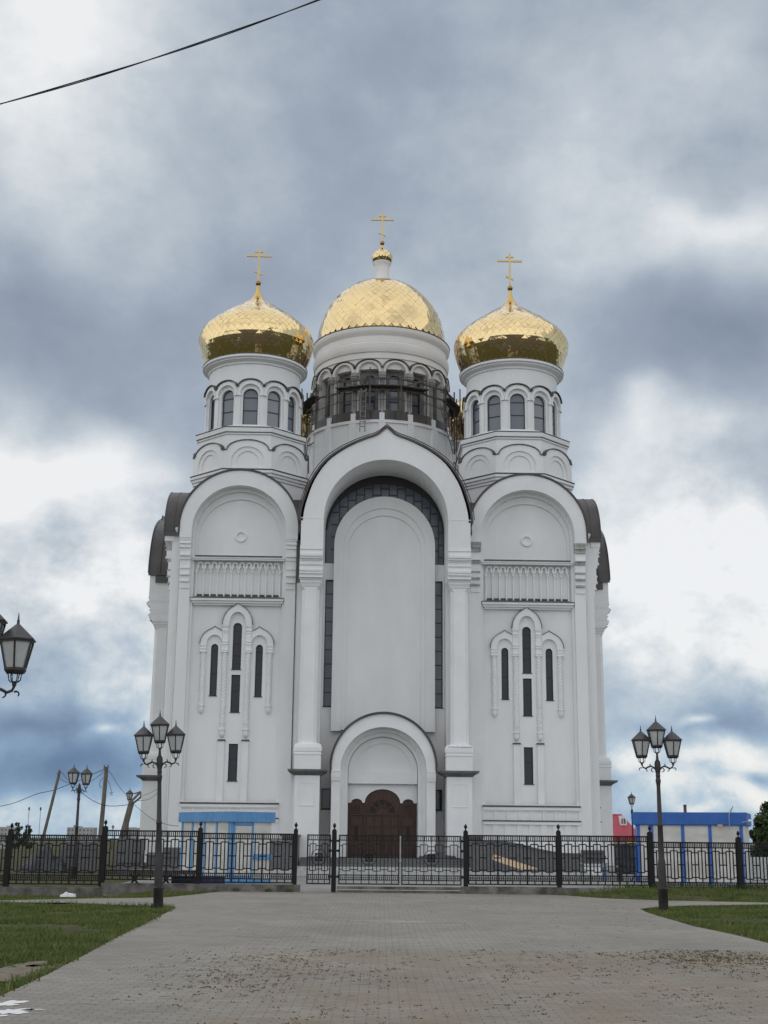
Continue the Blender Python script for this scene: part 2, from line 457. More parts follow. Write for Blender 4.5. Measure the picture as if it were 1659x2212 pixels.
# ------------------------------------------------------------------ mesh builder
class MB:
    def __init__(self):
        self.v, self.f, self.mi = [], [], []
        self.M = Matrix.Identity(4)
        self.cur = 0

    def add(self, vs, fs):
        b = len(self.v)
        flip = self.M.determinant() < 0
        for p in vs:
            self.v.append(tuple(self.M @ Vector(p)))
        for f in fs:
            f = [b + i for i in f]
            if flip:
                f.reverse()
            self.f.append(f)
            self.mi.append(self.cur)

    def box(self, x0, x1, y0, y1, z0, z1):
        if x0 > x1: x0, x1 = x1, x0
        if y0 > y1: y0, y1 = y1, y0
        vs = [(x0, y0, z0), (x1, y0, z0), (x1, y1, z0), (x0, y1, z0), (x0, y0, z1), (x1, y0, z1), (x1, y1, z1), (x0, y1, z1)]
        self.add(vs, [(0, 3, 2, 1), (4, 5, 6, 7), (0, 1, 5, 4), (1, 2, 6, 5), (2, 3, 7, 6), (3, 0, 4, 7)])

    def bar(self, a, b, w, d=None):
        """square bar from a to b"""
        d = d or w
        a, b = Vector(a), Vector(b)
        z = (b - a).normalized()
        ref = Vector((0, 1, 0)) if abs(z.y) < 0.9 else Vector((1, 0, 0))
        x = ref.cross(z).normalized()
        y = z.cross(x)
        vs = []
        for p in (a, b):
            for sx, sy in ((-1, -1), (1, -1), (1, 1), (-1, 1)):
                vs.append(p + x * sx * w / 2 + y * sy * d / 2)
        self.add(vs, [(0, 3, 2, 1), (4, 5, 6, 7), (0, 1, 5, 4), (1, 2, 6, 5), (2, 3, 7, 6), (3, 0, 4, 7)])

    def slab(self, outer, holes, y0, y1, back=False):
        """wall in the XZ plane, front face at y0 (towards -Y), sides running back to y1"""
        def area(l):
            return sum(l[i][0] * l[(i + 1) % len(l)][1] - l[(i + 1) % len(l)][0] * l[i][1] for i in range(len(l)))
        loops = [list(outer) if area(outer) > 0 else list(outer)[::-1]]
        for h in holes:
            loops.append(list(h) if area(h) < 0 else list(h)[::-1])
        flat = [p for l in loops for p in l]
        tris = tessellate_polygon([[Vector((p[0], p[1], 0)) for p in l] for l in loops])
        fr = []
        for t in tris:
            a, b, c = (flat[i] for i in t)
            s = (b[0] - a[0]) * (c[1] - a[1]) - (b[1] - a[1]) * (c[0] - a[0])
            fr.append(tuple(t) if s > 0 else tuple(t)[::-1])
        self.add([(p[0], y0, p[1]) for p in flat], fr)
        if back:
            self.add([(p[0], y1, p[1]) for p in flat], [f[::-1] for f in fr])
        if y1 != y0:
            for l in loops:
                n = len(l)
                vs = [(p[0], y0, p[1]) for p in l] + [(p[0], y1, p[1]) for p in l]
                self.add(vs, [(i, i + n, (i + 1) % n + n, (i + 1) % n) for i in range(n)])

    def lathe(self, prof, cx=0, cy=0, n=32, a0=0.0, cap=True):
        vs, fs = [], []
        for r, z in prof:
            for k in range(n):
                a = a0 + 2 * PI * k / n
                vs.append((cx + r * math.cos(a), cy + r * math.sin(a), z))
        for i in range(len(prof) - 1):
            for k in range(n):
                k2 = (k + 1) % n
                fs.append((i * n + k, i * n + k2, (i + 1) * n + k2, (i + 1) * n + k))
        if cap:
            if prof[0][0] > 1e-4:
                fs.append(tuple(range(n))[::-1])
            if prof[-1][0] > 1e-4:
                fs.append(tuple((len(prof) - 1) * n + k for k in range(n)))
        self.add(vs, fs)

    def tube(self, pts, r, n=8, r2=None):
        pts = [Vector(p) for p in pts]
        vs, fs = [], []
        for i, p in enumerate(pts):
            d = (pts[min(i + 1, len(pts) - 1)] - pts[max(i - 1, 0)]).normalized()
            ref = Vector((0, 0, 1)) if abs(d.z) < 0.9 else Vector((0, 1, 0))
            x = ref.cross(d).normalized()
            y = d.cross(x)
            rr = r if r2 is None else r + (r2 - r) * i / (len(pts) - 1)
            for k in range(n):
                a = 2 * PI * k / n
                vs.append(p + x * rr * math.cos(a) + y * rr * math.sin(a))
        for i in range(len(pts) - 1):
            for k in range(n):
                k2 = (k + 1) % n
                fs.append((i * n + k, i * n + k2, (i + 1) * n + k2, (i + 1) * n + k))
        fs.append(tuple(range(n))[::-1])
        fs.append(tuple((len(pts) - 1) * n + k for k in range(n)))
        self.add(vs, fs)

    def ball(self, c, r, n=12, sz=1.0):
        prof = [(max(r * math.sin(PI * i / 8), 1e-5), c[2] - r * sz * math.cos(PI * i / 8)) for i in range(9)]
        self.lathe(prof, c[0], c[1], n, cap=False)

    def strip(self, line, y0, y1, t):
        """sheet of thickness t that follows an XZ polyline (an arched roof edge)"""
        n = len(line)
        nor = []
        for i in range(n):
            a = Vector(line[max(i - 1, 0)])
            b = Vector(line[min(i + 1, n - 1)])
            d = (b - a).normalized()
            nor.append(Vector((-d.y, d.x)))
        outp = [(line[i][0] + nor[i].x * t, line[i][1] + nor[i].y * t) for i in range(n)]
        self.slab(list(line) + outp[::-1], [], y0, y1, back=True)

    def build(self, name, mats, parent=None, smooth=None, tags=None):
        me = bpy.data.meshes.new(name)
        me.from_pydata(self.v, [], self.f)
        if not isinstance(mats, (list, tuple)):
            mats = [mats]
        for m_ in mats:
            me.materials.append(m_)
        if len(mats) > 1:
            me.polygons.foreach_set('material_index', self.mi)
        if smooth is not None:
            me.polygons.foreach_set('use_smooth', [True] * len(me.polygons))
            me.set_sharp_from_angle(angle=R(smooth))
        me.update()
        o = bpy.data.objects.new(name, me)
        COL.objects.link(o)
        if parent is not None:
            o.parent = parent
        if tags:
            tag(o, **tags)
        return o


def tag(o, label=None, category=None, group=None, kind=None):
    if label: o['label'] = label
    if category: o['category'] = category
    if group: o['group'] = group
    if kind: o['kind'] = kind
    return o


def thing(name, label, category, loc=(0, 0, 0), rotz=0.0, group=None):
    o = bpy.data.objects.new(name, None)
    o.empty_display_size = 0.2
    COL.objects.link(o)
    o.location = loc
    o.rotation_euler = (0, 0, rotz)
    return tag(o, label, category, group)


def copy_tree(o, parent=None):
    c = o.copy()
    COL.objects.link(c)
    if parent is not None:
        c.parent = parent
    for ch in list(o.children):
        copy_tree(ch, c)
    return c


def arc(cx, zs, r, top=None, n=24, a0=PI, a1=0.0):
    """points of a round arch from its left springing to the right; top gives its rise"""
    h = r if top is None else top - zs
    return [(cx + r * math.cos(a0 + (a1 - a0) * i / n), zs + h * math.sin(a0 + (a1 - a0) * i / n)) for i in range(n + 1)]


def arched(cx, hw, z0, zs, top=None, n=20):
    return [(cx + hw, z0), (cx - hw, z0)][::-1][:0] + [(cx - hw, z0)] + arc(cx, zs, hw, top, n) + [(cx + hw, z0)]


def rect(x0, x1, z0, z1):
    return [(x0, z0), (x1, z0), (x1, z1), (x0, z1)]


def smoothstep(t):
    t = max(0.0, min(1.0, t))
    return t * t * (3 - 2 * t)


# ================================================================== CHURCH
YAW = 0.0248
CH0 = Vector((-0.0085, 62.0, 0.0))
CHM = Matrix.Translation(CH0) @ Matrix.Rotation(YAW, 4, 'Z')


def chw(x, y, z):
    return CHM @ Vector((x, y, z))


church = thing('church', 'white orthodox church with golden onion domes behind the iron fence', 'church', CH0, YAW)
AX = 10.2                     # distance from the front to the church's centre
CX = 0.06                     # axis of the middle bay
FRONT = []                    # parts of one elevation, copied to the sides


def part(mb, name, mats, parent=church, smooth=None, keep=True):
    o = mb.build(name, mats, parent, smooth)
    if keep and parent is church:
        FRONT.append(o)
    return o


def window_part(name, outline, y, bars, depth=0.16, fw=0.045, gm=GLASS):
    """recessed window: dark frame (part) with one sheet of glass (sub-part)"""
    b = MB()
    xs = [p[0] for p in outline]
    zs = [p[1] for p in outline]
    cx_, cz_ = (min(xs) + max(xs)) / 2, (min(zs) + max(zs)) / 2
    hx, hz = (max(xs) - min(xs)) / 2, (max(zs) - min(zs)) / 2
    inner = [(cx_ + (p[0] - cx_) * (hx - fw) / hx, cz_ + (p[1] - cz_) * (hz - fw) / hz) for p in outline]
    b.slab(outline, [inner], y + depth - 0.06, y + depth, back=True)
    for kind, pos in bars:
        if kind == 'h':
            b.box(min(xs) + fw * 0.5, max(xs) - fw * 0.5, y + depth - 0.05, y + depth - 0.012, pos - 0.018, pos + 0.018)
    w = max(0.02, min(xs) * 0)
    b.box(min(xs) - 0.03, max(xs) + 0.03, y - 0.05, y + depth - 0.065, min(zs) - 0.035, min(zs) - 0.002)
    o = part(b, name, FRAME)
    g = MB()
    g.slab(inner, [], y + depth - 0.02, y + depth - 0.02)
    g.build('pane', gm, o)
    return o


def ogee(cx, hw, zs, apex, ztop_round, n=12):
    """pointed keel arch outline, left springing to right"""
    pts = []
    for i in range(n + 1):
        t = i / n
        a = PI - t * R(62)
        x = cx + hw * math.cos(a)
        z = zs + (ztop_round - zs) * math.sin(a)
        pts.append((x, z))
    xl, zl = pts[-1]
    for t in (0.45, 0.8):
        pts.append((xl + (cx - xl) * t, zl + (apex - zl) * (t * 0.86)))
    pts.append((cx, apex))
    return pts + [(2 * cx - x, z) for x, z in pts[:-1]][::-1]


def build_side_bay(s):
    c = 6.93 * s
    b = MB()
    # pilaster wall with the tall recess
    outer = [(c - 2.78, 0.0), (c + 2.78, 0.0), (c + 2.78, 15.9)] + arc(c, 15.9, 2.78, 18.66, 28)[::-1] + [(c - 2.78, 15.9)]
    rec = arched(c, 2.25, 3.16, 15.80, 18.04, 28)
    b.slab(outer, [rec], 0.0, 0.55)
    # thin double edge of the recess
    e2 = arched(c, 2.12, 3.16, 15.75, 17.86, 28)
    b.slab(rec, [e2], 0.16, 0.35)
    # recess wall, with openings
    t = c - 6.93 * s
    holes = []
    wc = c + 0.055 if s < 0 else c - 0.0
    wc = c + 0.05 * (-s)
    WIN = [
        ('c1', arched(wc, 0.21, 9.25, 11.26, 11.46, 10)),
        ('c2', rect(wc - 0.21, wc + 0.21, 7.24, 8.99)),
        ('l', arched(wc - 1.05, 0.17, 8.00, 10.26, 10.44, 10)),
        ('r', arched(wc + 1.06, 0.17, 7.98, 10.25, 10.43, 10)),
        ('c3', rect(wc - 0.215, wc + 0.215, 4.09, 5.78)),
    ]
    tym = arched(c, 1.98, 14.64, 15.60, 17.51, 24)
    b.slab(e2, [w[1] for w in WIN] + [tym], 0.35, 0.52)
    b.slab(tym, [], 0.45, 0.45)
    # ring boss in the tympanum
    ring_o = [(c + 0.04 + 0.285 * math.cos(2 * PI * i / 28), 15.68 + 0.27 * math.sin(2 * PI * i / 28)) for i in range(28)]
    ring_i = [(c + 0.04 + 0.20 * math.cos(2 * PI * i / 28), 15.68 + 0.19 * math.sin(2 * PI * i / 28)) for i in range(28)]
    b.slab(ring_o, [ring_i], 0.38, 0.45)
    part(b, 'side_bay_wall', PLASTER, smooth=25)
    # archivolt, standing forward of the pilasters
    b = MB()
    outer = [(c - 2.82, 15.42)] + arc(c, 15.95, 2.82, 18.78, 30) + [(c + 2.82, 15.42), (c + 2.25, 15.42)] + arc(c, 15.80, 2.25, 18.04, 30)[::-1] + [(c - 2.25, 15.42)]
    b.slab(outer, [], -0.36, 0.10, back=True)
    part(b, 'archivolt', PLASTER2, smooth=25)
    # impost mouldings stepping back
    for q, (x0, x1) in enumerate(((c - 2.80, c - 2.25), (c + 2.25, c + 2.80))):
        b = MB()
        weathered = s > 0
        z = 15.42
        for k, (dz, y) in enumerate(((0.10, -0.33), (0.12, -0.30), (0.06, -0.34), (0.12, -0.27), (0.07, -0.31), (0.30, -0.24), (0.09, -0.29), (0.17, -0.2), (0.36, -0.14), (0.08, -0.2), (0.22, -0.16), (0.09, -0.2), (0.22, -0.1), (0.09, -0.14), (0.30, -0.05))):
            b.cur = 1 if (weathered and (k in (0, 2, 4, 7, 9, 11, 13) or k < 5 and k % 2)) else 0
            b.box(x0 + (0.004 * k), x1 - 0.004 * k, y, 0.0 - 0.001, z - dz, z)
            z -= dz
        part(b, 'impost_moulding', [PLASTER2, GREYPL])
    # arched metal roof over the bay
    b = MB()
    b.strip(arc(c, 15.95, 2.83, 18.79, 30, PI, 0)[::-1], -0.42, 1.0, -0.07)
    b.strip([(c - 2.83, 15.95), (c - 2.84, 15.70)], -0.42, 1.0, -0.06)
    b.strip([(c + 2.84, 15.70), (c + 2.83, 15.95)], -0.42, 1.0, -0.06)
    for y in (-0.40, 0.05, 0.5):
        b.strip(arc(c, 15.95, 2.88, 18.84, 30, PI, 0)[::-1], y, y + 0.035, -0.04)
    part(b, 'bay_roof', ROOF, smooth=30)
    # blind arcade between two cornices
    b = MB()
    x0, x1 = c - 2.20, c + 2.20
    b.box(x0, x1, -0.02, 0.35, 14.42, 14.50)
    b.box(x0, x1, -0.07, 0.35, 14.50, 14.56)
    n = 12
    w = (3.97) / n
    ax0 = c - 3.97 / 2
    pieces = []
    for k in range(n):
        xc = ax0 + (k + 0.5) * w
        o_ = [(xc - w / 2 + 0.004, 14.02), (xc - w / 2 + 0.004, 14.16)] + arc(xc, 14.18, w * 0.44, 14.38, 8) + [(xc + w / 2 - 0.004, 14.16), (xc + w / 2 - 0.004, 14.02), (xc + w / 2 - 0.05, 13.98)]
        i_ = [(xc + 0.085, 14.06), (xc + 0.045, 14.14)] + arc(xc, 14.20, 0.07, 14.29, 6)[::-1] + [(xc - 0.045, 14.14), (xc - 0.085, 14.06), (xc - w / 2 + 0.05, 13.98)]
        b.slab(o_ + i_, [], 0.20, 0.35)
    for k in range(n + 1):
        x = ax0 + k * w
        b.box(x - 0.042, x + 0.042, 0.18, 0.35, 13.82, 13.98)
        b.box(x - 0.05, x + 0.05, 0.16, 0.35, 13.88, 13.91)
        b.box(x - 0.030, x + 0.030, 0.22, 0.35, 12.70, 13.82)
    b.box(x0, x1, -0.02, 0.35, 12.47, 12.58)
    b.box(x0 + 0.05, x1 - 0.05, 0.08, 0.35, 12.36, 12.47)
    b.box(x0 + 0.12, x1 - 0.12, 0.18, 0.35, 12.27, 12.36)
    part(b, 'blind_arcade', PLASTER2, smooth=30)
    b = MB()
    b.box(x0 + 0.12, x1 - 0.12, -0.09, 0.40, 14.562, 14.63)
    b.box(x0 - 0.02, x1 + 0.02, -0.05, 0.35, 12.582, 12.615)
    for k in range(n):
        x = ax0 + (k + 0.5) * w
        b.box(x - w / 2 + 0.045, x + w / 2 - 0.045, 0.21, 0.35, 12.72, 12.80)
    part(b, 'arcade_flashing', FLASH)
    # window surround: three keel arches on twisted columns
    b = MB()
    f = 0.22
    big_o = ogee(wc, 0.70, 11.36, 12.38, 12.24)
    big_i = arc(wc, 11.43, 0.39, 11.96, 16)
    b.slab([(wc - 0.70, 11.30)] + big_o + [(wc + 0.70, 11.30), (wc + 0.39, 11.30)] + big_i[::-1] + [(wc - 0.39, 11.30)], [], f - 0.06, 0.35)
    for sd in (-1, 1):
        cc = wc + sd * 1.055
        full = ogee(cc, 0.68, 10.42, 11.26, 11.14)
        # cut where it runs into the centre piece
        lim = wc + sd * 0.70
        pl = [(x, z) for x, z in full if (x - lim) * sd >= 0]
        edge = (lim, 11.08)
        ii = [(x, z) for x, z in arc(cc, 10.42, 0.375, 10.86, 16)]
        if sd < 0:
            poly = [(cc - 0.68, 10.38)] + pl + [edge, (lim, 10.38)] + [(cc + 0.35, 10.38)] + ii[::-1] + [(cc - 0.375, 10.38)]
        else:
            poly = [(cc + 0.68, 10.38)] + pl[::-1] + [edge, (lim, 10.38)] + [(cc - 0.35, 10.38)] + ii + [(cc + 0.375, 10.38)]
        b.slab(poly, [], f, 0.35)
    for sd in (-1, 1):
        xi = wc + sd * 0.555
        for z0, z1, hw, y in ((10.05, 11.30, 0.135, 0.21), (11.24, 11.30, 0.15, 0.17), (11.05, 11.10, 0.15, 0.17), (10.95, 10.985, 0.145, 0.185), (10.52, 10.56, 0.15, 0.17), (10.40, 10.44, 0.15, 0.17), (10.02, 10.07, 0.16, 0.16), (10.12, 10.15, 0.15, 0.17)):
            b.box(xi - hw, xi + hw, y, 0.35, z0, z1)
        xo = wc + sd * 1.58
        for z0, z1, hw, y in ((10.05, 10.40, 0.135, 0.21), (10.33, 10.37, 0.15, 0.18), (10.18, 10.22, 0.15, 0.18), (10.03, 10.08, 0.16, 0.16)):
            b.box(xo - hw, xo + hw, y, 0.35, z0, z1)
    part(b, 'window_surround', PLASTER2, smooth=30)
    b = MB()
    b.strip(big_o[::-1], f - 0.10, 0.36, -0.026)
    for sd in (-1, 1):
        cc = wc + sd * 1.055
        full = ogee(cc, 0.68, 10.42, 11.26, 11.14)
        pl = [(x, z) for x, z in full if (x - (wc + sd * 0.72)) * sd >= 0]
        b.strip(pl[::-1], f - 0.04, 0.36, -0.024)
    part(b, 'surround_flashing', FLASH)
    for sd in (-1, 1):
        for xo, zt, zb, tail in ((wc + sd * 1.57, 10.03, 7.55, 0), (wc + sd * 0.555, 10.02, 6.75, 1)):
            b = MB()
            nseg, ns = int((zt - zb) / 0.045), 20
            vs, fs = [], []
            for i in range(nseg + 1):
                z = zb + (zt - zb) * i / nseg
                for k in range(ns):
                    a = 2 * PI * k / ns
                    tw = sd * z * 2 * PI / 0.62
                    r = 0.115 + 0.021 * math.cos(4 * (a + tw))
                    vs.append((xo + r * math.cos(a), 0.30 + r * math.sin(a), z))
            for i in range(nseg):
                for k in range(ns):
                    k2 = (k + 1) % ns
                    fs.append((i * ns + k, i * ns + k2, (i + 1) * ns + k2, (i + 1) * ns + k))
            b.add(vs, fs)
            z = zb
            if tail:
                b.lathe([(0.12, z - 0.30), (0.14, z - 0.02), (0.15, z), (0.12, z + 0.02)], xo, 0.30, 16)
                z -= 0.30
            b.lathe([(1e-4, z - 0.42), (0.04, z - 0.385), (0.11, z - 0.30), (0.128, z - 0.2), (0.12, z - 0.08), (0.12, z - 0.06), (0.16, z - 0.05), (0.16, z), (0.12, z + 0.012)], xo, 0.30, 16)
            part(b, 'twisted_column', PLASTER2, smooth=40)
    # lower pilaster strips
    for sd in (-1, 1):
        b = MB()
        xi = wc + sd * 0.555
        b.box(xi - 0.15, xi + 0.15, 0.22, 0.35, 3.14, 5.90)
        part(b, 'pilaster_strip', PLASTER2)
    for sd in (-1, 1):
        b = MB()
        xi = wc + sd * 0.555
        b.box(xi - 0.18, xi + 0.18, 0.17, 0.36, 5.902, 5.965)
        part(b, 'strip_cap', FLASH)
    # frieze at the foot of the bay
    b = MB()
    x0, x1 = c - 2.24, c + 2.24
    b.box(x0, x1, -0.10, 0.0, 2.90, 3.03)
    b.box(x0, x1, -0.06, 0.0, 2.85, 2.90)
    b.box(x0, x1, -0.12, 0.0, 2.25, 2.38)
    n = 8
    for k in range(n + 1):
        x = x0 + 0.02 + (x1 - x0 - 0.04) * k / n
        wd = 0.045
        b.box(max(x0, x - wd), min(x1, x + wd), -0.05, 0.0, 2.44, 2.85)
        b.box(max(x0, x - 0.14), min(x1, x + 0.14), -0.05, 0.0, 0.9, 2.25)
    b.box(x0, x1, -0.09, 0.0, 0.0, 0.9)
    part(b, 'plinth_frieze', PLASTER2)
    b = MB()
    b.box(x0 - 0.02, x1 + 0.02, -0.13, 0.20, 3.032, 3.10)
    b.box(x0 - 0.02, x1 + 0.02, -0.15, -0.001, 2.382, 2.438)
    part(b, 'frieze_flashing', FLASH)
    for nm, o_ in WIN:
        zs = [p[1] for p in o_]
        bars = {'c1': (11.1, 10.45, 9.9), 'c2': (8.25,), 'l': (10.1, 9.05), 'r': (10.1, 9.05), 'c3': (5.08,)}[nm]
        window_part('slot_window', o_, 0.36, [('h', z) for z in bars], depth=0.15)


build_side_bay(-1)
build_side_bay(1)


def kok_outline(off=0.0):
    h = [(0, 20.72), (0.30, 20.44), (0.60, 20.27), (0.92, 20.16), (1.46, 19.93), (2.14, 19.56), (2.88, 18.97), (3.47, 18.10), (3.77, 17.30), (3.95, 16.62), (4.0, 16.10)]
    # smooth a little
    out = []
    for i in range(len(h) - 1):
        p0, p1, p2, p3 = h[max(i - 1, 0)], h[i], h[i + 1], h[min(i + 2, len(h) - 1)]
        for t in (0, 1 / 3, 2 / 3):
            def cr(a, b, c_, d):
                return 0.5 * (2 * b + (c_ - a) * t + (2 * a - 5 * b + 4 * c_ - d) * t * t + (3 * b - a - 3 * c_ + d) * t ** 3)
            if i == 0 and t > 0:
                out.append((p1[0] + (p2[0] - p1[0]) * t, p1[1] + (p2[1] - p1[1]) * t))
            else:
                out.append((cr(p0[0], p1[0], p2[0], p3[0]), cr(p0[1], p1[1], p2[1], p3[1])))
    out.append(h[-1])
    return out


KY = -1.85


def build_portico():
    # great keel arch
    b = MB()
    h = [(x * 0.972, z - 0.12) for x, z in kok_outline()]
    right = [(CX + x, z) for x, z in h]
    left = [(CX - x, z) for x, z in h][::-1]
    outer = left[:-1] + right            # left springing up to the tip and down
    inner = arc(CX, 16.10, 2.92, 19.02, 36)
    poly = [(CX - 3.97, 14.80), (CX - 3.97, 16.0)] + outer + [(CX + 3.97, 16.0), (CX + 3.97, 14.80), (CX + 2.92, 14.80)] + inner[::-1] + [(CX - 2.92, 14.80)]
    b.slab(poly, [], KY, 0.80, back=True)
    b.box(CX - 4.0, CX - 2.93, KY - 0.012, KY + 0.2, 16.10, 16.14)
    b.box(CX + 2.93, CX + 4.0, KY - 0.012, KY + 0.2, 16.10, 16.14)
    part(b, 'keel_arch', PLASTER, smooth=25)
    # barrel roof behind it
    b = MB()
    ol = [(CX - x, z) for x, z in kok_outline()][::-1][:-1] + [(CX + x, z) for x, z in kok_outline()]
    b.strip([(p[0], p[1] - 0.12) for p in ol][::-1], KY - 0.08, 6.6, -0.095)
    b.strip([(CX - 3.98, 15.98), (CX - 4.02, 15.55)], KY + 0.3, 6.6, -0.06)
    b.strip([(CX + 4.02, 15.55), (CX + 3.98, 15.98)], KY + 0.3, 6.6, -0.06)
    for y in (KY - 0.10, KY + 0.5, KY + 1.1, KY + 1.7):
        b.strip([(CX + (p[0] - CX) * 1.03, p[1] + 0.0) for p in ol][::-1], y, y + 0.035, -0.04)
    part(b, 'keel_roof', ROOF, smooth=30)
    # impost blocks
    for sd in (-1, 1):
        b = MB()
        x0, x1 = sorted((CX + sd * 2.92, CX + sd * 3.99))
        rows = [(14.80, 14.66, -1.86), (14.66, 14.62, -1.88), (14.62, 14.46, -1.83), (14.46, 14.40, -1.90), (14.40, 14.28, -1.96), (14.28, 14.18, -1.90), (14.18, 14.10, -1.80), (14.10, 13.95, -1.76), (13.95, 13.90, -1.80), (13.90, 13.70, -1.74),
                (13.70, 13.60, -1.84), (13.60, 13.48, -1.80), (13.48, 13.36, -1.72), (13.36, 13.31, -1.76)]
        for i, (zt, zb, y) in enumerate(rows):
            e = (-1.85 - y) * 0.22
            b.box(x0 + e * 0.5, x1 - e * 0.5, y, 0.8 - 0.002, zb, zt)
        part(b, 'impost_block', PLASTER2)
        # column on its pedestal
        cx = CX + sd * 3.46
        cy = -1.10
        b = MB()
        hw, ch = 0.42, 0.16

        def chamf(h, c_):
            return [(h, -h + c_), (h, h - c_), (h - c_, h), (-h + c_, h), (-h, h - c_), (-h, -h + c_), (-h + c_, -h), (h - c_, -h)]

        def prism(sections):
            vs, fs = [], []
            for (h, c_, z) in sections:
                vs += [(cx + x, cy + y, z) for x, y in chamf(h, c_)]
            k = 8
            for i in range(len(sections) - 1):
                for j in range(k):
                    j2 = (j + 1) % k
                    fs.append((i * k + j, i * k + j2, (i + 1) * k + j2, (i + 1) * k + j))
            fs.append(tuple(range(k))[::-1])
            fs.append(tuple((len(sections) - 1) * k + j for j in range(k)))
            b.add(vs, fs)
        prism([(0.425, 0.16, 5.70), (0.41, 0.15, 9.0), (0.40, 0.15, 12.78), (0.40, 0.02, 12.92), (0.44, 0.01, 12.95), (0.44, 0.01, 13.0), (0.50, 0.01, 13.12), (0.50, 0.01, 13.20), (0.54, 0.01, 13.24), (0.54, 0.01, 13.308)])
        part(b, 'column', PLASTER2)
        b = MB()
        px = CX + sd * 3.42
        cx, cy = px, -1.1
        prism([(0.60, 0.02, 4.56), (0.60, 0.02, 5.20), (0.63, 0.02, 5.21), (0.63, 0.02, 5.27), (0.60, 0.02, 5.28), (0.60, 0.02, 5.34), (0.63, 0.03, 5.36), (0.63, 0.05, 5.52), (0.58, 0.10, 5.68), (0.44, 0.15, 5.74)])
        b.box(px - 0.56, px + 0.56, -1.70, 0.6, 0.3, 4.28)
        part(b, 'pedestal', PLASTER2)
        b = MB()
        b.slab([(px - 0.36, 2.95), (px + 0.36, 2.95), (px + 0.36, 3.98), (px - 0.36, 3.98)], [rect(px - 0.33, px + 0.33, 2.98, 3.95)], -1.72, -1.70)
        part(b, 'pedestal_panel', PLASTER)
        b = MB()
        vs = []
        for (h, z) in ((0.60, 4.282), (0.60, 4.30), (0.70, 4.38), (0.86, 4.46), (0.88, 4.55)):
            vs.append((h, z))
        sec = []
        cx, cy = px, -1.1
        prism([(h, 0.01, z) for h, z in vs])
        part(b, 'pedestal_slab', SLABM)
        # pier wall behind the column
        b = MB()
        xa, xb = sorted((CX + sd * 2.92, sd * 4.135))
        b.box(xa, xb, -0.28, 0.80, 0.2, 13.308)
        part(b, 'portico_pier', PLASTER)
    # rear wall of the recess
    b = MB()
    gl_o = arched(CX + 0.02, 2.905, 14.50, 16.20, 19.00, 36)
    outer = arched(CX, 3.0, 0.3, 16.2, 19.12, 40)
    holes = [gl_o]
    LOW = []
    for sd in (-1, 1):
        c_ = CX + 0.01 + sd * 2.61
        LOW.append(rect(c_ - 0.225, c_ + 0.225, 7.60, 13.70))
    SM = []
    for sd in (-1, 1):
        c_ = CX + sd * 2.60
        SM.append(rect(c_ - 0.215, c_ + 0.215, 2.87, 3.81))
    b.slab(outer, holes + LOW + SM, 0.80, 1.05)
    part(b, 'recess_wall', PLASTER)
    # tall glazing
    g = MB()
    fr = MB()
    inner = arched(CX + 0.02, 2.86, 14.54, 16.20, 18.95, 36)
    fr.slab(gl_o, [inner], 0.94, 1.0, back=True)
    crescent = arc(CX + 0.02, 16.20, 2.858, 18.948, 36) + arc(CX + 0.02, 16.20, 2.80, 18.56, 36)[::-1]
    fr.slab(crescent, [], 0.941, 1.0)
    # leaded bars
    nx = 13
    for k in range(-6, 7):
        x = CX + 0.02 + k * 0.405 + 0.2025
        if abs(x - CX) > 2.8:
            continue
        zt = 16.20 + 2.75 * math.sqrt(max(0, 1 - ((x - CX - 0.02) / 2.86) ** 2))
        fr.box(x - 0.027, x + 0.027, 0.935, 0.985, 14.6, zt)
    for k in range(-7, 7):
        xa = CX + 0.02 + (k + 0.5) * 0.405 - 0.2025 + 0.2025 - 0.2025
        xm = CX + 0.02 + k * 0.405 + 0.405
        xa, xb = CX + 0.02 + k * 0.405 - 0.2025 + 0.405, CX + 0.02 + k * 0.405 + 0.2025 + 0.405
        xa, xb = max(xa, CX - 2.84), min(xb, CX + 2.88)
        if xb - xa < 0.05:
            continue
        z = 14.9 + (0.33 if k % 2 else 0.0)
        while z < 19:
            mid = (xa + xb) / 2 - CX - 0.02
            zt = 16.20 + 2.75 * math.sqrt(max(0, 1 - (mid / 2.86) ** 2))
            if z < zt:
                fr.box(xa + 0.027, xb - 0.027, 0.937, 0.983, z - 0.023, z + 0.023)
            z += 0.62
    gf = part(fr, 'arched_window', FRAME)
    g.slab(inner, [], 0.97, 0.97)
    g.build('pane', GLASS_S, gf)
    for o_ in LOW:
        z = 7.60
        window_part('strip_window', o_, 0.82, [('h', 7.60 + 6.10 * k / 9) for k in range(1, 9)], depth=0.18, gm=GLASS_S)
    for o_ in SM:
        window_part('small_window', o_, 0.82, [], depth=0.18)
    # tall white panel standing before the glazing
    b = MB()
    po = arched(CX + 0.01, 2.44, 6.44, 15.36, 17.80, 36)
    p1 = arched(CX + 0.01, 1.98, 6.40, 15.24, 17.21, 32)
    p2 = arched(CX + 0.01, 1.77, 6.40, 15.10, 16.86, 32)
    leg = [(CX + 0.01 - 2.44, 6.44)] + arc(CX + 0.01, 15.36, 2.44, 17.80, 36) + [(CX + 0.01 + 2.44, 6.44), (CX + 0.01 + 1.98, 6.44)] + arc(CX + 0.01, 15.24, 1.98, 17.21, 32)[::-1] + [(CX + 0.01 - 1.98, 6.44)]
    b.slab(leg, [], 0.45, 0.79)
    leg2 = [(CX + 0.01 - 1.979, 6.50)] + arc(CX + 0.01, 15.24, 1.979, 17.209, 32) + [(CX + 0.01 + 1.979, 6.50), (CX + 0.01 + 1.77, 6.50)] + arc(CX + 0.01, 15.10, 1.77, 16.86, 32)[::-1] + [(CX + 0.01 - 1.77, 6.50)]
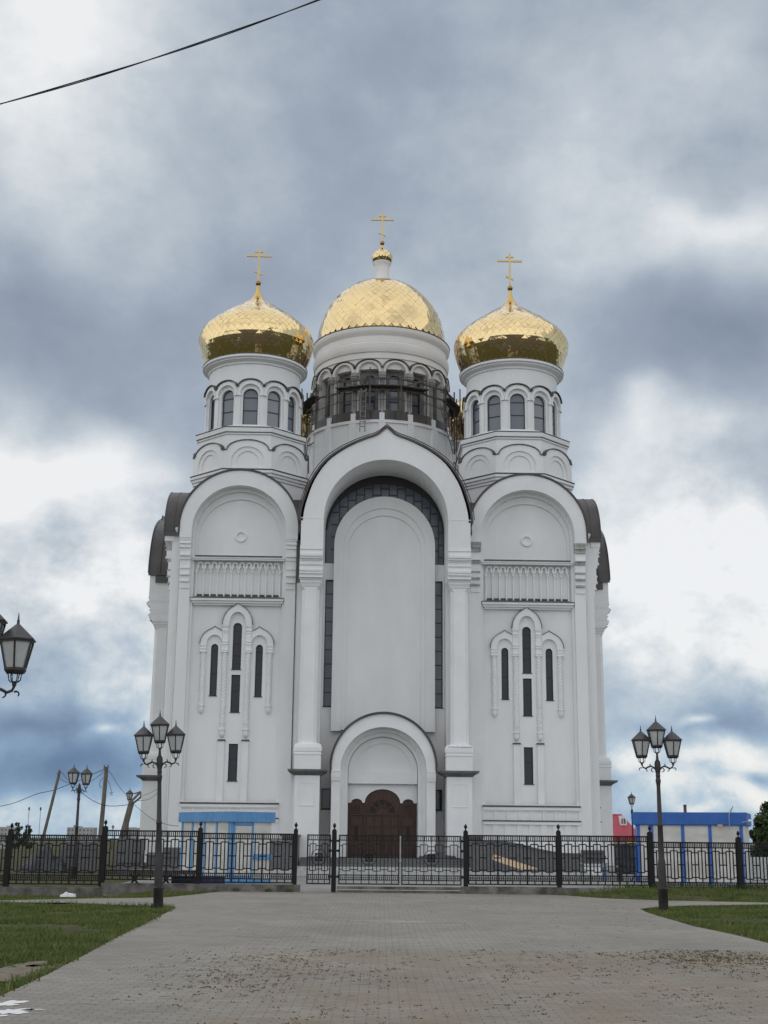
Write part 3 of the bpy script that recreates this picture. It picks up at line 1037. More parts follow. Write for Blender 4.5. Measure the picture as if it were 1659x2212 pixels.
    b.slab(leg2, [], 0.53, 0.79)
    b.slab([(CX - 1.759, 5.0)] + arc(CX + 0.01, 15.10, 1.769, 16.859, 32) + [(CX + 1.779, 5.0)], [], 0.61, 0.61)
    part(b, 'tall_panel', PLASTER, smooth=25)
    # portal
    b = MB()
    c = CX + 0.02
    oo = arc(c, 4.72, 2.36, 7.12, 32)
    ii = arc(c, 4.58, 1.96, 6.53, 28)
    poly = [(c - 2.36, 0.4)] + oo + [(c + 2.36, 0.4), (c + 1.96, 0.4)] + ii[::-1] + [(c - 1.96, 0.4)]
    b.slab(poly, [], -1.0, 0.60)
    prev = 1.96
    zs, tp = 4.58, 6.53
    for (hw, top, y0, y1) in ((1.80, 6.36, -0.35, -0.1), (1.62, 6.16, -0.10, 0.15)):
        A = arc(c, zs, prev + 0.0, tp, 28)
        B = arc(c, 4.57, hw, top, 28)
        b.slab([(c - prev, 0.4)] + A + [(c + prev, 0.4), (c + hw, 0.4)] + B[::-1] + [(c - hw, 0.4)], [], y0, y1)
        prev, zs, tp = hw, 4.57, top
    tymp = arc(c, 4.57, 1.60, 6.14, 28)
    rec = arc(c, 4.58, 1.31, 5.86, 24)
    b.slab([(c - 1.60, 4.02)] + tymp + [(c + 1.60, 4.02)], [rec], 0.15, 0.24)
    b.slab(rec, [], 0.22, 0.22)
    # wall round the door
    do = door_outline(c)
    b.slab([(c - 1.62, 0.4), (c - 1.62, 4.02), (c + 1.62, 4.02), (c + 1.62, 0.4)], [do], 0.36, 0.5)
    po_ = part(b, 'portal', PLASTER2, smooth=25)
    b = MB()
    b.strip(arc(c, 4.72, 2.37, 7.13, 32)[::-1], -1.10, 0.62, -0.09)
    b.strip([(c - 2.37, 4.71), (c - 2.39, 4.50)], -1.08, 0.62, -0.07)
    b.strip([(c + 2.39, 4.50), (c + 2.37, 4.71)], -1.08, 0.62, -0.07)
    b.build('portal_roof', ROOF, po_, smooth=30)
    for sd in (-1, 1):
        b = MB()
        x0, x1 = sorted((c + sd * 1.955, c + sd * 2.38))
        for zt, zb, y in ((4.55, 4.50, -1.05), (4.50, 4.45, -1.02), (4.45, 4.22, -1.06), (4.22, 4.14, -1.03), (4.14, 4.10, -1.06)):
            b.box(x0, x1, y, -1.001, zb, zt)
        b.build('portal_impost', PLASTER2, po_)
    build_door(c, po_)


def door_outline(c):
    pts = [(c + 1.595, 0.72), (c + 1.595, 3.16), (c + 1.45, 3.16)]
    pts += [(c + 1.19 + 0.26 * math.cos(a), 3.16 + 0.185 * math.sin(a)) for a in [PI * i / 10 for i in range(0, 11)]]
    pts += [(c + 0.84, 3.16)]
    pts += [(c + 0.82 * math.cos(a), 3.17 + 0.615 * math.sin(a)) for a in [PI * i / 24 for i in range(25)]]
    pts += [(c - 0.84, 3.16)]
    pts += [(c - 1.19 + 0.26 * math.cos(a), 3.16 + 0.185 * math.sin(a)) for a in [PI * i / 10 for i in range(0, 11)]]
    pts += [(c - 1.45, 3.16), (c - 1.595, 3.16), (c - 1.595, 0.72)]
    # drop doubles
    out = []
    for p in pts:
        if not out or (abs(p[0] - out[-1][0]) + abs(p[1] - out[-1][1])) > 1e-4:
            out.append(p)
    return out


def build_door(c, parent):
    b = MB()
    b.slab(door_outline(c), [], 0.46, 0.46)
    y = 0.455
    b.box(c - 1.59, c + 1.59, y - 0.05, y, 2.60, 2.66)
    for x in (-1.56, -0.82, 0.82, 1.56):
        b.box(c + x - 0.035, c + x + 0.035, y - 0.07, y, 0.76, 3.14)
    b.box(c - 0.025, c + 0.025, y - 0.06, y, 0.76, 2.6)
    # leaves with raised panels
    for x0, x1 in ((-0.74, -0.42), (-0.36, -0.06), (0.06, 0.36), (0.42, 0.74)):
        for z0, z1 in ((0.85, 1.35), (1.42, 2.02), (2.08, 2.52)):
            b.box(c + x0, c + x1, y - 0.035, y, z0, z1)
    for sd in (-1, 1):
        for z0, z1 in ((0.85, 1.25), (2.12, 2.5)):
            b.box(c + sd * 1.19 - 0.27, c + sd * 1.19 + 0.27, y - 0.035, y, z0, z1)
    d = b.build('door', DOORW, parent)
    b = MB()

    def ringseg(cx, cz, r0, r1, a0, a1, yy, n=16):
        o_ = [(cx + r1 * math.cos(a0 + (a1 - a0) * i / n), cz + r1 * math.sin(a0 + (a1 - a0) * i / n)) for i in range(n + 1)]
        i_ = [(cx + r0 * math.cos(a0 + (a1 - a0) * i / n), cz + r0 * math.sin(a0 + (a1 - a0) * i / n)) for i in range(n + 1)]
        b.slab(o_ + i_[::-1], [], yy, y)
    ringseg(c, 2.70, 0.60, 0.68, 0.05, PI - 0.05, y - 0.05)
    ringseg(c, 2.70, 0.28, 0.34, 0.05, PI - 0.05, y - 0.05)
    for k in range(6):
        a = PI * k / 5
        if 0 < k < 5:
            b.bar((c + 0.34 * math.cos(a), y - 0.03, 2.70 + 0.34 * math.sin(a)), (c + 0.60 * math.cos(a), y - 0.03, 2.70 + 0.60 * math.sin(a)), 0.06, 0.04)
    for sd in (-1, 1):
        ringseg(c + sd * 1.19, 2.92, 0.17, 0.22, 0, 2 * PI - 1e-3, y - 0.05, 20)
        ringseg(c + sd * 1.19, 2.92, 0.06, 0.09, 0, 2 * PI - 1e-3, y - 0.05, 14)
        for k in range(8):
            a = PI * k / 4
            b.bar((c + sd * 1.19 + 0.09 * math.cos(a), y - 0.02, 2.92 + 0.09 * math.sin(a)), (c + sd * 1.19 + 0.17 * math.cos(a), y - 0.02, 2.92 + 0.17 * math.sin(a)), 0.02, 0.03)
    b.build('door_carving', DOORL, parent)
    b = MB()
    for k in (0, 1, 2, 3, 4):
        a0, a1 = PI * k / 5 + 0.08, PI * (k + 1) / 5 - 0.08
        o_ = [(c + 0.57 * math.cos(a0 + (a1 - a0) * i / 6), 2.70 + 0.57 * math.sin(a0 + (a1 - a0) * i / 6)) for i in range(7)]
        i_ = [(c + 0.37 * math.cos(a0 + (a1 - a0) * i / 6), 2.70 + 0.37 * math.sin(a0 + (a1 - a0) * i / 6)) for i in range(7)]
        b.slab(o_ + i_[::-1], [], y - 0.012, y)
    for sd in (-1, 1):
        x = c + sd * 1.19
        b.slab(arched(x, 0.07, 1.45, 2.22, None, 8), [], y - 0.02, y)
    b.build('door_glass', DOORG, parent)


build_portico()

b = MB()
b.box(-4.16, -4.115, -0.33, -0.20, 4.4, 15.4)
part(b, 'dark_joint', FLASH, keep=False)

# main body behind the elevations
b = MB()
for sx in (-1, 1):
    b.box(sx * 3.0, sx * 9.6, 0.6, AX - 3.0, 0, 15.6)
    b.box(sx * 3.0, sx * 9.6, AX + 3.0, 2 * AX - 0.6, 0, 15.6)
    b.box(sx * 3.0, sx * 8.9, AX - 3.0, AX + 3.0, 0, 15.5)
b.box(-3.001, 3.001, 1.3, 2 * AX - 1.3, 0, 15.5)
b.box(-4.0, 4.0, 1.31, 2 * AX - 1.31, 0, 16.5)
body = b.build('main_wall', PLASTER, church)
# roofs of the four arms under the drum, seen as dark slopes beside the great arch
b = MB()
for rot in range(4):
    b.M = Matrix.Translation((0, AX, 0)) @ Matrix.Rotation(rot * PI / 2, 4, 'Z') @ Matrix.Translation((0, -AX, 0))
    for s in (-1, 1):
        b.box(s * 3.9, s * 5.6, 0.6, 6.6, 15.601, 17.6)
b.M = Matrix.Identity(4)
b.lathe([(5.2, 17.0), (5.2, 18.6), (4.2, 20.2), (4.1, 20.2)], 0, AX, 32)
b.build('crossing_roof', ROOF, church)
# rear wall closes the building
# downpipes in the corner notches
for s in (-1, 1):
    b = MB()
    b.tube([(s * 9.80, 0.36, 0.2), (s * 9.80, 0.36, 15.4), (s * 9.74, 0.2, 15.7)], 0.055, 10)
    for z in (2, 5, 8, 11, 14):
        b.lathe([(0.075, z), (0.075, z + 0.05)], s * 9.80, 0.36, 10)
    b.build('downpipe', PLASTER2, church, smooth=40)

# side elevations: the same parts turned about the church's centre
SIDE_Z = {n: (5.8, 0.885) for n in ('keel_arch', 'keel_roof', 'impost_block', 'column', 'portico_pier', 'recess_wall', 'arched_window', 'strip_window', 'tall_panel')}
SIDE_Z.update({n: (15.5, 0.88) for n in ('bay_roof', 'archivolt', 'side_bay_wall')})   # the side arches are lower than the front's
SIDE_ME = {}
for ang in (PI / 2, -PI / 2):
    Mr = Matrix.Translation((0, AX, 0)) @ Matrix.Rotation(ang, 4, 'Z') @ Matrix.Translation((0, -AX, 0))
    for o in FRONT:
        c = copy_tree(o, church)
        c.matrix_local = Mr
        nm = o.name.split('.')[0]
        if nm in SIDE_Z:
            zb, k = SIDE_Z[nm]
            for src, dst in [(o, c)] + list(zip(sorted(o.children, key=lambda q: q.name), sorted(c.children, key=lambda q: q.name))):
                if src.name not in SIDE_ME:
                    me = src.data.copy()
                    for v in me.vertices:
                        if v.co.z > zb:
                            v.co.z = zb + (v.co.z - zb) * k
                    SIDE_ME[src.name] = me
                dst.data = SIDE_ME[src.name]


# ------------------------------------------------------------------ towers
def tile_dome(prof, n_around, tile_h, jit, zcut):
    """mirror-gold diamonds over a profile [(r,z)...] from base to tip"""
    # arc length table
    pts = [Vector(p) for p in prof]
    S = [0]
    for i in range(1, len(pts)):
        S.append(S[-1] + (pts[i] - pts[i - 1]).length)

    def at(s):
        s = max(0, min(S[-1] - 1e-6, s))
        for i in range(1, len(S)):
            if s <= S[i]:
                t = (s - S[i - 1]) / (S[i] - S[i - 1])
                return pts[i - 1].lerp(pts[i], t)
        return pts[-1]
    rows = int(S[-1] / tile_h)
    b = MB()
    rnd = random.Random(11)

    def P(i, j):
        q = at(i * tile_h)
        a = 2 * PI * j / n_around
        return Vector((q.x * math.sin(a), -q.x * math.cos(a), q.y))
    for i in range(1, rows):
        if at(i * tile_h).y > zcut:
            break
        for j in range(n_around):
            off = 0.5 if i % 2 else 0.0
            jj = j + off
            q = [P(i - 1, jj), P(i, jj + 0.5), P(i + 1, jj), P(i, jj - 0.5)]
            c = sum(q, Vector()) / 4
            nrm = ((q[1] - q[3]).cross(q[2] - q[0])).normalized()
            axis1 = (q[1] - q[3]).normalized()
            axis2 = nrm.cross(axis1)
            nn = (nrm + axis1 * rnd.gauss(0, jit) + axis2 * rnd.gauss(0, jit)).normalized()
            pr = []
            for p in q:
                d = (p - c) * 0.985
                pr.append(c + d - nn * d.dot(nn) * 0.75 + nrm * 0.012)
            b.add(pr + [c + nrm * 0.017], [(0, 1, 4), (1, 2, 4), (2, 3, 4), (3, 0, 4)])
    return b


def catmull(pts, k=5):
    out = []
    for i in range(len(pts) - 1):
        p0, p1, p2, p3 = pts[max(i - 1, 0)], pts[i], pts[i + 1], pts[min(i + 2, len(pts) - 1)]
        for s in range(k):
            t = s / k
            out.append(tuple(0.5 * (2 * p1[a] + (p2[a] - p0[a]) * t + (2 * p0[a] - 5 * p1[a] + 4 * p2[a] - p3[a]) * t * t + (3 * p1[a] - p0[a] - 3 * p2[a] + p3[a]) * t ** 3) for a in (0, 1)))
    out.append(pts[-1])
    return out


def cross_mb(z0, z1, za, half, w=0.10):
    """orthodox cross, long bar at za"""
    b = MB()
    h = z1 - z0
    b.box(-w / 2, w / 2, -0.05, 0.05, z0, z1)
    b.box(-half, half, -0.045, 0.045, za - w * 0.55, za + w * 0.55)
    zt = za + (z1 - za) * 0.52
    b.box(-half * 0.32, half * 0.32, -0.045, 0.045, zt - w * 0.42, zt + w * 0.42)
    zl = z0 + (za - z0) * 0.32
    b.bar((-half * 0.32, 0, zl + 0.10), (half * 0.32, 0, zl - 0.10), w * 0.8, 0.085)
    return b


T8 = 1 / math.cos(PI / 8)


def oct_prof(prof):
    return [(r * T8, z) for r, z in prof]


def build_tower():
    b = MB()
    b.lathe(oct_prof([(2.78, 15.0), (2.78, 18.66), (2.84, 18.70), (2.84, 18.80), (2.90, 18.84), (2.90, 18.94), (2.97, 18.99), (2.97, 19.12), (2.70, 19.14), (2.66, 20.9), (2.66, 20.98), (2.72, 21.02), (2.72, 21.10), (2.78, 21.14), (2.80, 21.34), (2.5, 21.36), (2.5, 21.52)]), 0, 0, 8, PI / 8)
    # kokoshnik arches on the eight faces
    for k in range(8):
        b.M = Matrix.Rotation(k * PI / 4, 4, 'Z')
        hw = 2.86 * math.tan(PI / 8) - 0.004
        top = [(-hw, 20.12)] + [(x, z) for x, z in [(-hw * 0.93, 20.14)] + [(-hw * 0.86 * math.cos(PI * i / 20), 20.16 + 0.50 * math.sin(PI * i / 20)) for i in range(21)] + [(hw * 0.93, 20.14)]] + [(hw, 20.12)]
        a1 = arched(0, 0.80, 19.28, 19.62, 20.34, 20)
        b.slab([(-hw, 19.2)] + top + [(hw, 19.2)], [a1], -2.86, -2.6)
        a2 = arched(0, 0.56, 19.28, 19.55, 20.12, 16)
        b.slab(a1, [a2], -2.80, -2.7)
        b.slab(a2, [], -2.75, -2.75)
    b.M = Matrix.Identity(4)
    # window drum: twelve bays
    hwid = 2.44 * math.tan(PI / 12)
    b.lathe([(2.30, 23.76), (2.36, 23.80), (2.36, 24.82), (2.42, 24.86), (2.44, 24.94), (2.56, 25.02), (2.62, 25.06), (2.62, 25.10), (2.72, 25.16), (2.72, 25.27), (2.5, 25.29)], 0, 0, 48)
    for k in range(12):
        b.M = Matrix.Rotation(k * PI / 6, 4, 'Z')
        y = -2.44
        scal = [(-hwid, 23.58)] + [(-hwid * 0.93 * math.cos(PI * i / 16), 23.60 + 0.37 * math.sin(PI * i / 16)) for i in range(17)] + [(hwid, 23.58)]
        op = arched(0, 0.50, 21.60, 23.22, 23.72, 16)
        b.slab([(-hwid, 21.38)] + scal + [(hwid, 21.38)], [op], y, y + 0.34)
        op2 = arched(0, 0.375, 21.60, 23.17, 23.53, 16)
        b.slab(op, [op2], y + 0.09, y + 0.34)
        # hood and little capitals
        ho = arc(0, 23.30, 0.625, 23.91, 16)
        hi = arc(0, 23.24, 0.515, 23.74, 16)
        b.slab([(-0.62, 23.20)] + ho + [(0.62, 23.20), (0.515, 23.20)] + hi[::-1] + [(-0.515, 23.20)], [], y - 0.06, y)
        b.box(-hwid, -0.46, y - 0.075, y - 0.001, 23.12, 23.20)
        b.box(0.46, hwid, y - 0.075, y - 0.001, 23.12, 23.20)
        b.box(-0.42, 0.42, y + 0.02, y + 0.3, 21.54, 21.60)
    b.M = Matrix.Identity(4)
    tw = b.build('corner_tower', PLASTER, church, smooth=28)
    # dark metal edges
    b = MB()
    b.lathe(oct_prof([(2.99, 19.123), (3.0, 19.17), (2.86, 19.22), (2.6, 19.24)]), 0, 0, 8, PI / 8)
    b.lathe(oct_prof([(2.81, 21.342), (2.82, 21.385), (2.5, 21.44)]), 0, 0, 8, PI / 8)
    b.lathe(oct_prof([(2.74, 21.09), (2.745, 21.115), (2.70, 21.125)]), 0, 0, 8, PI / 8)
    b.lathe([(2.735, 25.273), (2.74, 25.31), (2.60, 25.34)], 0, 0, 48)
    for k in range(8):
        b.M = Matrix.Rotation(k * PI / 4, 4, 'Z')
        hw = 2.86 * math.tan(PI / 8) - 0.004
        ln = [(-hw, 20.12), (-hw * 0.93, 20.14)] + [(-hw * 0.86 * math.cos(PI * i / 20), 20.16 + 0.50 * math.sin(PI * i / 20)) for i in range(21)] + [(hw * 0.93, 20.14), (hw, 20.12)]
        b.strip([(x, z + 0.002) for x, z in ln][::-1], -2.91, -2.60, -0.045)
    for k in range(12):
        b.M = Matrix.Rotation(k * PI / 6, 4, 'Z')
        ln = [(-hwid, 23.582)] + [(-hwid * 0.93 * math.cos(PI * i / 16), 23.602 + 0.37 * math.sin(PI * i / 16)) for i in range(17)] + [(hwid, 23.582)]
        b.strip(ln[::-1], -2.56, -2.30, -0.042)
    b.M = Matrix.Identity(4)
    b.build('tower_flashing', FLASH, tw)
    # windows: sub-parts
    for k in range(12):
        b = MB()
        o_ = arched(0, 0.378, 21.62, 23.17, 23.532, 16)
        i_ = arched(0, 0.335, 21.66, 23.16, 23.488, 16)
        y = -2.44 + 0.22
        b.slab(o_, [i_], y, y + 0.05, back=True)
        for z in (22.40, 23.08):
            b.box(-0.34, 0.34, y + 0.005, y + 0.045, z - 0.022, z + 0.022)
        b.cur = 1
        b.slab(i_, [], y + 0.03, y + 0.03)
        w = b.build('tower_window', [FRAME, GLASS_T], tw)
        w.rotation_euler = (0, 0, k * PI / 6)
    # dome
    prof = catmull([(2.50, 25.28), (2.63, 25.55), (2.77, 25.90), (2.91, 26.32), (2.995, 26.72), (2.995, 26.94), (2.93, 27.15), (2.76, 27.42), (2.48, 27.71), (2.08, 28.05), (1.54, 28.44), (0.98, 28.83), (0.52, 29.17), (0.24, 29.55), (0.12, 29.95), (0.10, 30.15)])
    b = tile_dome(prof, 52, 0.182, 0.028, 28.95)
    b.build('gold_dome', GOLD, tw)
    b = MB()
    b.lathe([(max(r - 0.035, 0.05), z) for r, z in prof], 0, 0, 56)
    b.build('dome_shell', GOLDS, tw, smooth=40)
    b = MB()
    b.ball((0, 0, 30.25), 0.15, 16)
    b.build('dome_ball', BALLM, tw, smooth=60)
    cross_mb(30.38, 32.27, 31.83, 0.66, 0.095).build('cross', CROSSM, tw)
    return tw


tower = build_tower()
TX = 6.72
for i, (x, y) in enumerate(((-TX, AX - TX), (TX, AX - TX), (-TX, AX + TX), (TX, AX + TX))):
    t = tower if i == 0 else copy_tree(tower, church)
    t.location = (x, y, -0.05)


# ------------------------------------------------------------------ central drum and dome
def build_drum():
    b = MB()
    N = 16
    r0 = 3.80
    hw = r0 * math.tan(PI / N)
    b.lathe([(4.08, 17.5), (4.08, 23.38), (4.16, 23.40), (4.16, 23.56), (3.6, 23.58), (3.55, 24.0), (3.1, 24.0)], 0, 0, 64)
    BASEB = b
    for k in range(N):
        a = 2 * PI * k / N
        b.M = Matrix.Rotation(a, 4, 'Z')
        b.box(-0.20, 0.20, -4.17, -4.0, 20.0, 23.38)          # buttress strips of the base
        b.box(-0.14, 0.14, -4.10, -3.5, 23.58, 23.98)          # feet of the columns
    b.M = Matrix.Identity(4)
    b = MB()
    # upper wall and cornices
    b.lathe([(3.74, 26.6), (3.74, 27.20), (3.80, 27.22), (3.80, 27.55), (3.86, 27.58), (3.90, 27.70), (3.93, 27.85), (3.93, 28.10), (3.86, 28.16), (3.78, 28.2), (3.78, 28.55), (3.84, 28.62), (3.92, 28.72), (3.97, 28.84), (3.97, 29.0), (3.7, 29.02)], 0, 0, 64)
    base = b.build('central_drum', DRUMPL, church, smooth=25)
    base.location = (0, AX, 0)
    BASEB.build('drum_base', PLASTER, base, smooth=25)
    RB, CB = MB(), MB()
    b = MB()
    for k in range(N):
        b.M = Matrix.Rotation(2 * PI * (k + 0.5) / N, 4, 'Z')
        scal = [(-hw, 26.62)] + [(-hw * 0.95 * math.cos(PI * i / 16), 26.62 + 0.50 * math.sin(PI * i / 16)) for i in range(17)] + [(hw, 26.62)]
        op = arched(0, 0.56, 24.0, 26.36, 26.94, 16)
        b.slab([(-hw, 24.0)] + scal + [(hw, 24.0)], [op], -3.80, -3.30)
        ho = arc(0, 26.48, 0.70, 27.08, 16)
        hi = arc(0, 26.42, 0.57, 26.98, 16)
        b.slab([(-0.70, 26.36)] + ho + [(0.70, 26.36), (0.57, 26.36)] + hi[::-1] + [(-0.57, 26.36)], [], -3.88, -3.80)
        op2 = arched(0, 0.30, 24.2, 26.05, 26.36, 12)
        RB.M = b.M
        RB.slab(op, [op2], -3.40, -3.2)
        b.M = Matrix.Rotation(2 * PI * k / N, 4, 'Z')
        CB = MB()
        CB.M = b.M
        CB.lathe([(0.135, 24.02), (0.135, 25.95)], 0, -3.86, 12)
        for z0, z1, h in ((25.95, 26.02, 0.16), (26.02, 26.07, 0.20), (26.07, 26.14, 0.17), (26.14, 26.2, 0.21), (26.2, 26.36, 0.18)):
            CB.box(-h, h, -3.86 - h, -3.70, z0, z1)
        CB.build('drum_column', COLCONC, base, smooth=35)
    b.M = Matrix.Identity(4)
    b.build('drum_arcade', GREYPL2, base, smooth=28)
    RB.build('drum_recess', DARKREC, base)
    b = MB()
    b.lathe([(3.99, 29.003), (4.0, 29.05), (3.72, 29.09)], 0, 0, 64)
    b.lathe([(3.81, 28.165), (3.82, 28.19), (3.77, 28.2)], 0, 0, 64)
    for k in range(N):
        b.M = Matrix.Rotation(2 * PI * (k + 0.5) / N, 4, 'Z')
        ln = [(-hw, 26.622)] + [(-hw * 0.95 * math.cos(PI * i / 16), 26.622 + 0.50 * math.sin(PI * i / 16)) for i in range(17)] + [(hw, 26.622)]
        b.strip(ln[::-1], -3.93, -3.6, -0.035)
    b.M = Matrix.Identity(4)
    b.build('drum_flashing', FLASH, base)
    b = MB()
    b.lathe([(4.06, 23.585), (4.05, 23.62), (3.97, 24.14), (3.78, 24.17), (3.5, 24.17)], 0, 0, 64)  # roof ring, made taller and steeper to draw the scaffold deck's shadow as well
    b.build('drum_skirt_roof_and_shade', ROOF, base, smooth=25)
    for k in range(N):
        b = MB()
        o_ = arched(0, 0.302, 24.2, 26.05, 26.362, 12)
        i_ = arched(0, 0.262, 24.24, 26.04, 26.325, 12)
        b.slab(o_, [i_], -3.30, -3.24, back=True)
        for z in (24.85, 25.5):
            b.box(-0.27, 0.27, -3.295, -3.25, z - 0.02, z + 0.02)
        b.cur = 1
        b.slab(i_, [], -3.26, -3.26)
        w = b.build('drum_window', [FRAME, GLASS_T], base)
        w.rotation_euler = (0, 0, 2 * PI * (k + 0.5) / N)
    # dome: a full hemisphere
    prof = [(3.70 * math.cos(a), 29.05 + 0.25 + 4.02 * math.sin(a)) for a in [R(t) for t in range(-3, 86, 4)]]
    prof.append((0.30, 33.32))
    b = tile_dome(prof, 48, 0.245, 0.03, 33.2)
    b.build('gold_dome', GOLD, base)
    b = MB()
    b.lathe([(max(r - 0.035, 0.05), z) for r, z in prof] + [(0.1, 33.33)], 0, 0, 64)
    b.build('dome_shell', GOLDS, base, smooth=40)
    b = MB()
    b.lathe([(0.56, 33.20), (0.55, 33.34), (0.44, 33.38), (0.42, 33.5), (0.42, 34.2), (0.44, 34.35), (0.50, 34.45), (0.54, 34.52), (0.54, 34.58), (0.4, 34.6)], 0, 0, 28)
    b.build('lantern_neck', PLASTER2, base, smooth=30)
    b = MB()
    b.lathe([(0.57, 33.19), (0.58, 33.26), (0.5, 33.30)], 0, 0, 28)
    b.lathe([(0.555, 34.583), (0.555, 34.62), (0.45, 34.63)], 0, 0, 28)
    b.build('neck_flashing', FLASH, base)
    prof = catmull([(0.48, 34.62), (0.56, 34.72), (0.60, 34.87), (0.59, 35.02), (0.50, 35.18), (0.34, 35.32), (0.17, 35.44), (0.08, 35.58), (0.06, 35.75)], 4)
    b = tile_dome(prof, 22, 0.085, 0.05, 35.4)
    b.build('gold_cupola', GOLD, base)
    b = MB()
    b.lathe([(max(r - 0.012, 0.03), z) for r, z in prof], 0, 0, 28)
    b.build('cupola_shell', GOLDS, base, smooth=40)
    b = MB()
    b.ball((0, 0, 35.86), 0.14, 14)
    b.build('dome_ball', BALLM, base, smooth=60)
    cross_mb(35.98, 37.82, 37.38, 0.67, 0.10).build('cross', CROSSM, base)


GREYPL2 = mat('drum_arcade_render', (0.60, 0.58, 0.56), (0.74, 0.72, 0.70), scale=1.1, rough=0.9, bump=0.15, bscale=14, spec=0.2, stretch=(1, 1, 0.35))
DARKREC = mat('recess_shade_paint', (0.14, 0.135, 0.13), (0.24, 0.235, 0.225), scale=1.5, rough=0.9)  # shade of the recesses painted into a darker grey than the walls
COLCONC = mat('bare_column_concrete', (0.20, 0.195, 0.185), (0.36, 0.35, 0.335), scale=1.5, rough=0.9)
build_drum()

# entrance steps of the church (its own part)
b = MB()
for k in range(4):
    b.box(-3.55, 3.75, -2.6 - 0.33 * k, -1.0, 0.0, 0.74 - 0.088 * k)
b.build('entrance_steps', GRANITE, church)
b = MB()
b.box(-9.0, 8.6, -4.6, -1.0, 0.0, 0.385)
b.box(-9.0, 8.6, -4.9, -1.0, 0.0, 0.27)
b.box(-9.0, 8.6, -5.2, -1.0, 0.0, 0.14)
b.build('entrance_platform', GRANITE_L, church)
for s in (-1, 1):
    b = MB()
    b.box(s * 3.62, s * 4.35, -3.0, -1.75, 0.386, 1.62)
    b.box(s * 3.56, s * 4.41, -3.06, -1.75, 1.62, 1.70)
    b.build('step_pier', GRANITE, church)
# ramp cheek wall to the right, a swept top
b = MB()
top = [(3.7, 1.47), (4.9, 1.47), (5.4, 1.42), (5.9, 1.31), (6.5, 1.17), (7.1, 1.06), (7.6, 1.0), (8.45, 0.98)]
poly = [(3.7, 0.1)] + [(8.45, 0.1)] + top[::-1]
b.slab(poly, [], -4.75, -4.35, back=True)
b.strip([(x, z) for x, z in top][::-1], -4.80, -4.30, -0.06)
b.build('ramp_wall', GRANITE, church, smooth=30)
b = MB()
b.box(-4.75, -3.75, -4.75, -4.3, 0.1, 1.40)
b.box(-4.80, -3.70, -4.8, -4.25, 1.40, 1.46)
b.box(-9.9, -4.76, -4.7, -4.3, 0.1, 0.78)
b.box(-9.95, -4.70, -4.75, -4.25, 0.78, 0.84)
b.build('step_wall', GRANITE, church)

#--PART2--
# ================================================================== SCAFFOLD ROUND THE DRUM
def cw(r, a, z):
    """point at radius r and angle a (0 = front) about the drum's axis, in church space"""
    return Vector((r * math.sin(a), AX - r * math.cos(a), z))


scaf = thing('scaffolding', 'weathered timber scaffolding wrapped around the windows of the central drum', 'scaffolding', CH0, YAW)
rnd = random.Random(5)
NS = 16
top_jit = []
for k in range(NS):
    a = 2 * PI * (k + 0.5) / NS + rnd.uniform(-0.03, 0.03)
    side = abs(math.sin(a)) > 0.9
    zt = rnd.uniform(25.75, 26.25) + (0.3 if side else 0)
    zb = 22.6 if side else 23.57
    b = MB()
    b.bar(cw(4.28, a, zb), cw(4.28, a, zt), 0.075)
    b.build('scaffold_post', SCAFW, scaf)
    if side or k % 3 == 0:
        b = MB()
        b.bar(cw(4.60, a + 0.02, zb + 0.3), cw(4.60, a + 0.02, zt + 0.2), 0.065)
        b.build('scaffold_post', SCAFW, scaf)
for z, r, w, d in ((25.82, 4.28, 0.09, 0.05), (25.25, 4.30, 0.10, 0.05), (24.66, 4.31, 0.035, 0.03)):
    for k in range(NS):
        if rnd.random() < 0.06:
            continue
        a0, a1 = 2 * PI * (k + 0.42) / NS, 2 * PI * (k + 1.58) / NS
        b = MB()
        b.bar(cw(r, a0, z + rnd.uniform(-0.08, 0.08)), cw(r, a1, z + rnd.uniform(-0.08, 0.08)), w, d)
        b.build('scaffold_rail', SCAFW, scaf)
for k in range(NS):
    a0, a1 = 2 * PI * (k + 0.5) / NS, 2 * PI * (k + 1.5) / NS
    if k % 2 == 0:
        b = MB()
        s = 1 if k % 4 == 0 else -1
        b.bar(cw(4.33, a0, 25.65 - 0.3 * s), cw(4.33, a1, 25.65 + 0.35 * s), 0.07, 0.035)
        b.build('scaffold_brace', SCAFW, scaf)
    if k % 3 != 1:
        b = MB()
        p0, p1, p2, p3 = cw(4.0, a0, 25.38), cw(4.0, a1, 25.38), cw(4.62, a1, 25.38), cw(4.62, a0, 25.38)
        vs = [p0, p1, p2, p3] + [p + Vector((0, 0, 0.05)) for p in (p0, p1, p2, p3)]
        b.add(vs, [(0, 1, 2, 3), (7, 6, 5, 4), (0, 4, 5, 1), (1, 5, 6, 2), (2, 6, 7, 3), (3, 7, 4, 0)])
        b.build('scaffold_deck', SCAFW, scaf)
    if k in (3, 4, 11, 12):
        for z0 in (22.9, 23.6, 24.3, 25.0):
            b = MB()
            b.bar(cw(4.28, a0, z0), cw(4.45, a1, z0 + 0.5 * (1 if k % 2 else -0.4)), 0.06, 0.03)
            b.build('scaffold_brace', SCAFW, scaf)


def ladder(name, label, p0, p1, w, wdir):
    t = thing(name, label, 'ladder', CH0, YAW)
    p0, p1 = Vector(p0), Vector(p1)
    for s in (-1, 1):
        b = MB()
        b.bar(p0 + wdir * s * w / 2, p1 + wdir * s * w / 2, 0.05)
        b.build('ladder_rail', SCAFW2, t)
    n = int((p1 - p0).length / 0.28)
    for k in range(1, n + 1):
        q = p0.lerp(p1, k / (n + 0.5))
        b = MB()
        b.bar(q - wdir * w / 2, q + wdir * w / 2, 0.035)
        b.build('rung', SCAFW2, t)


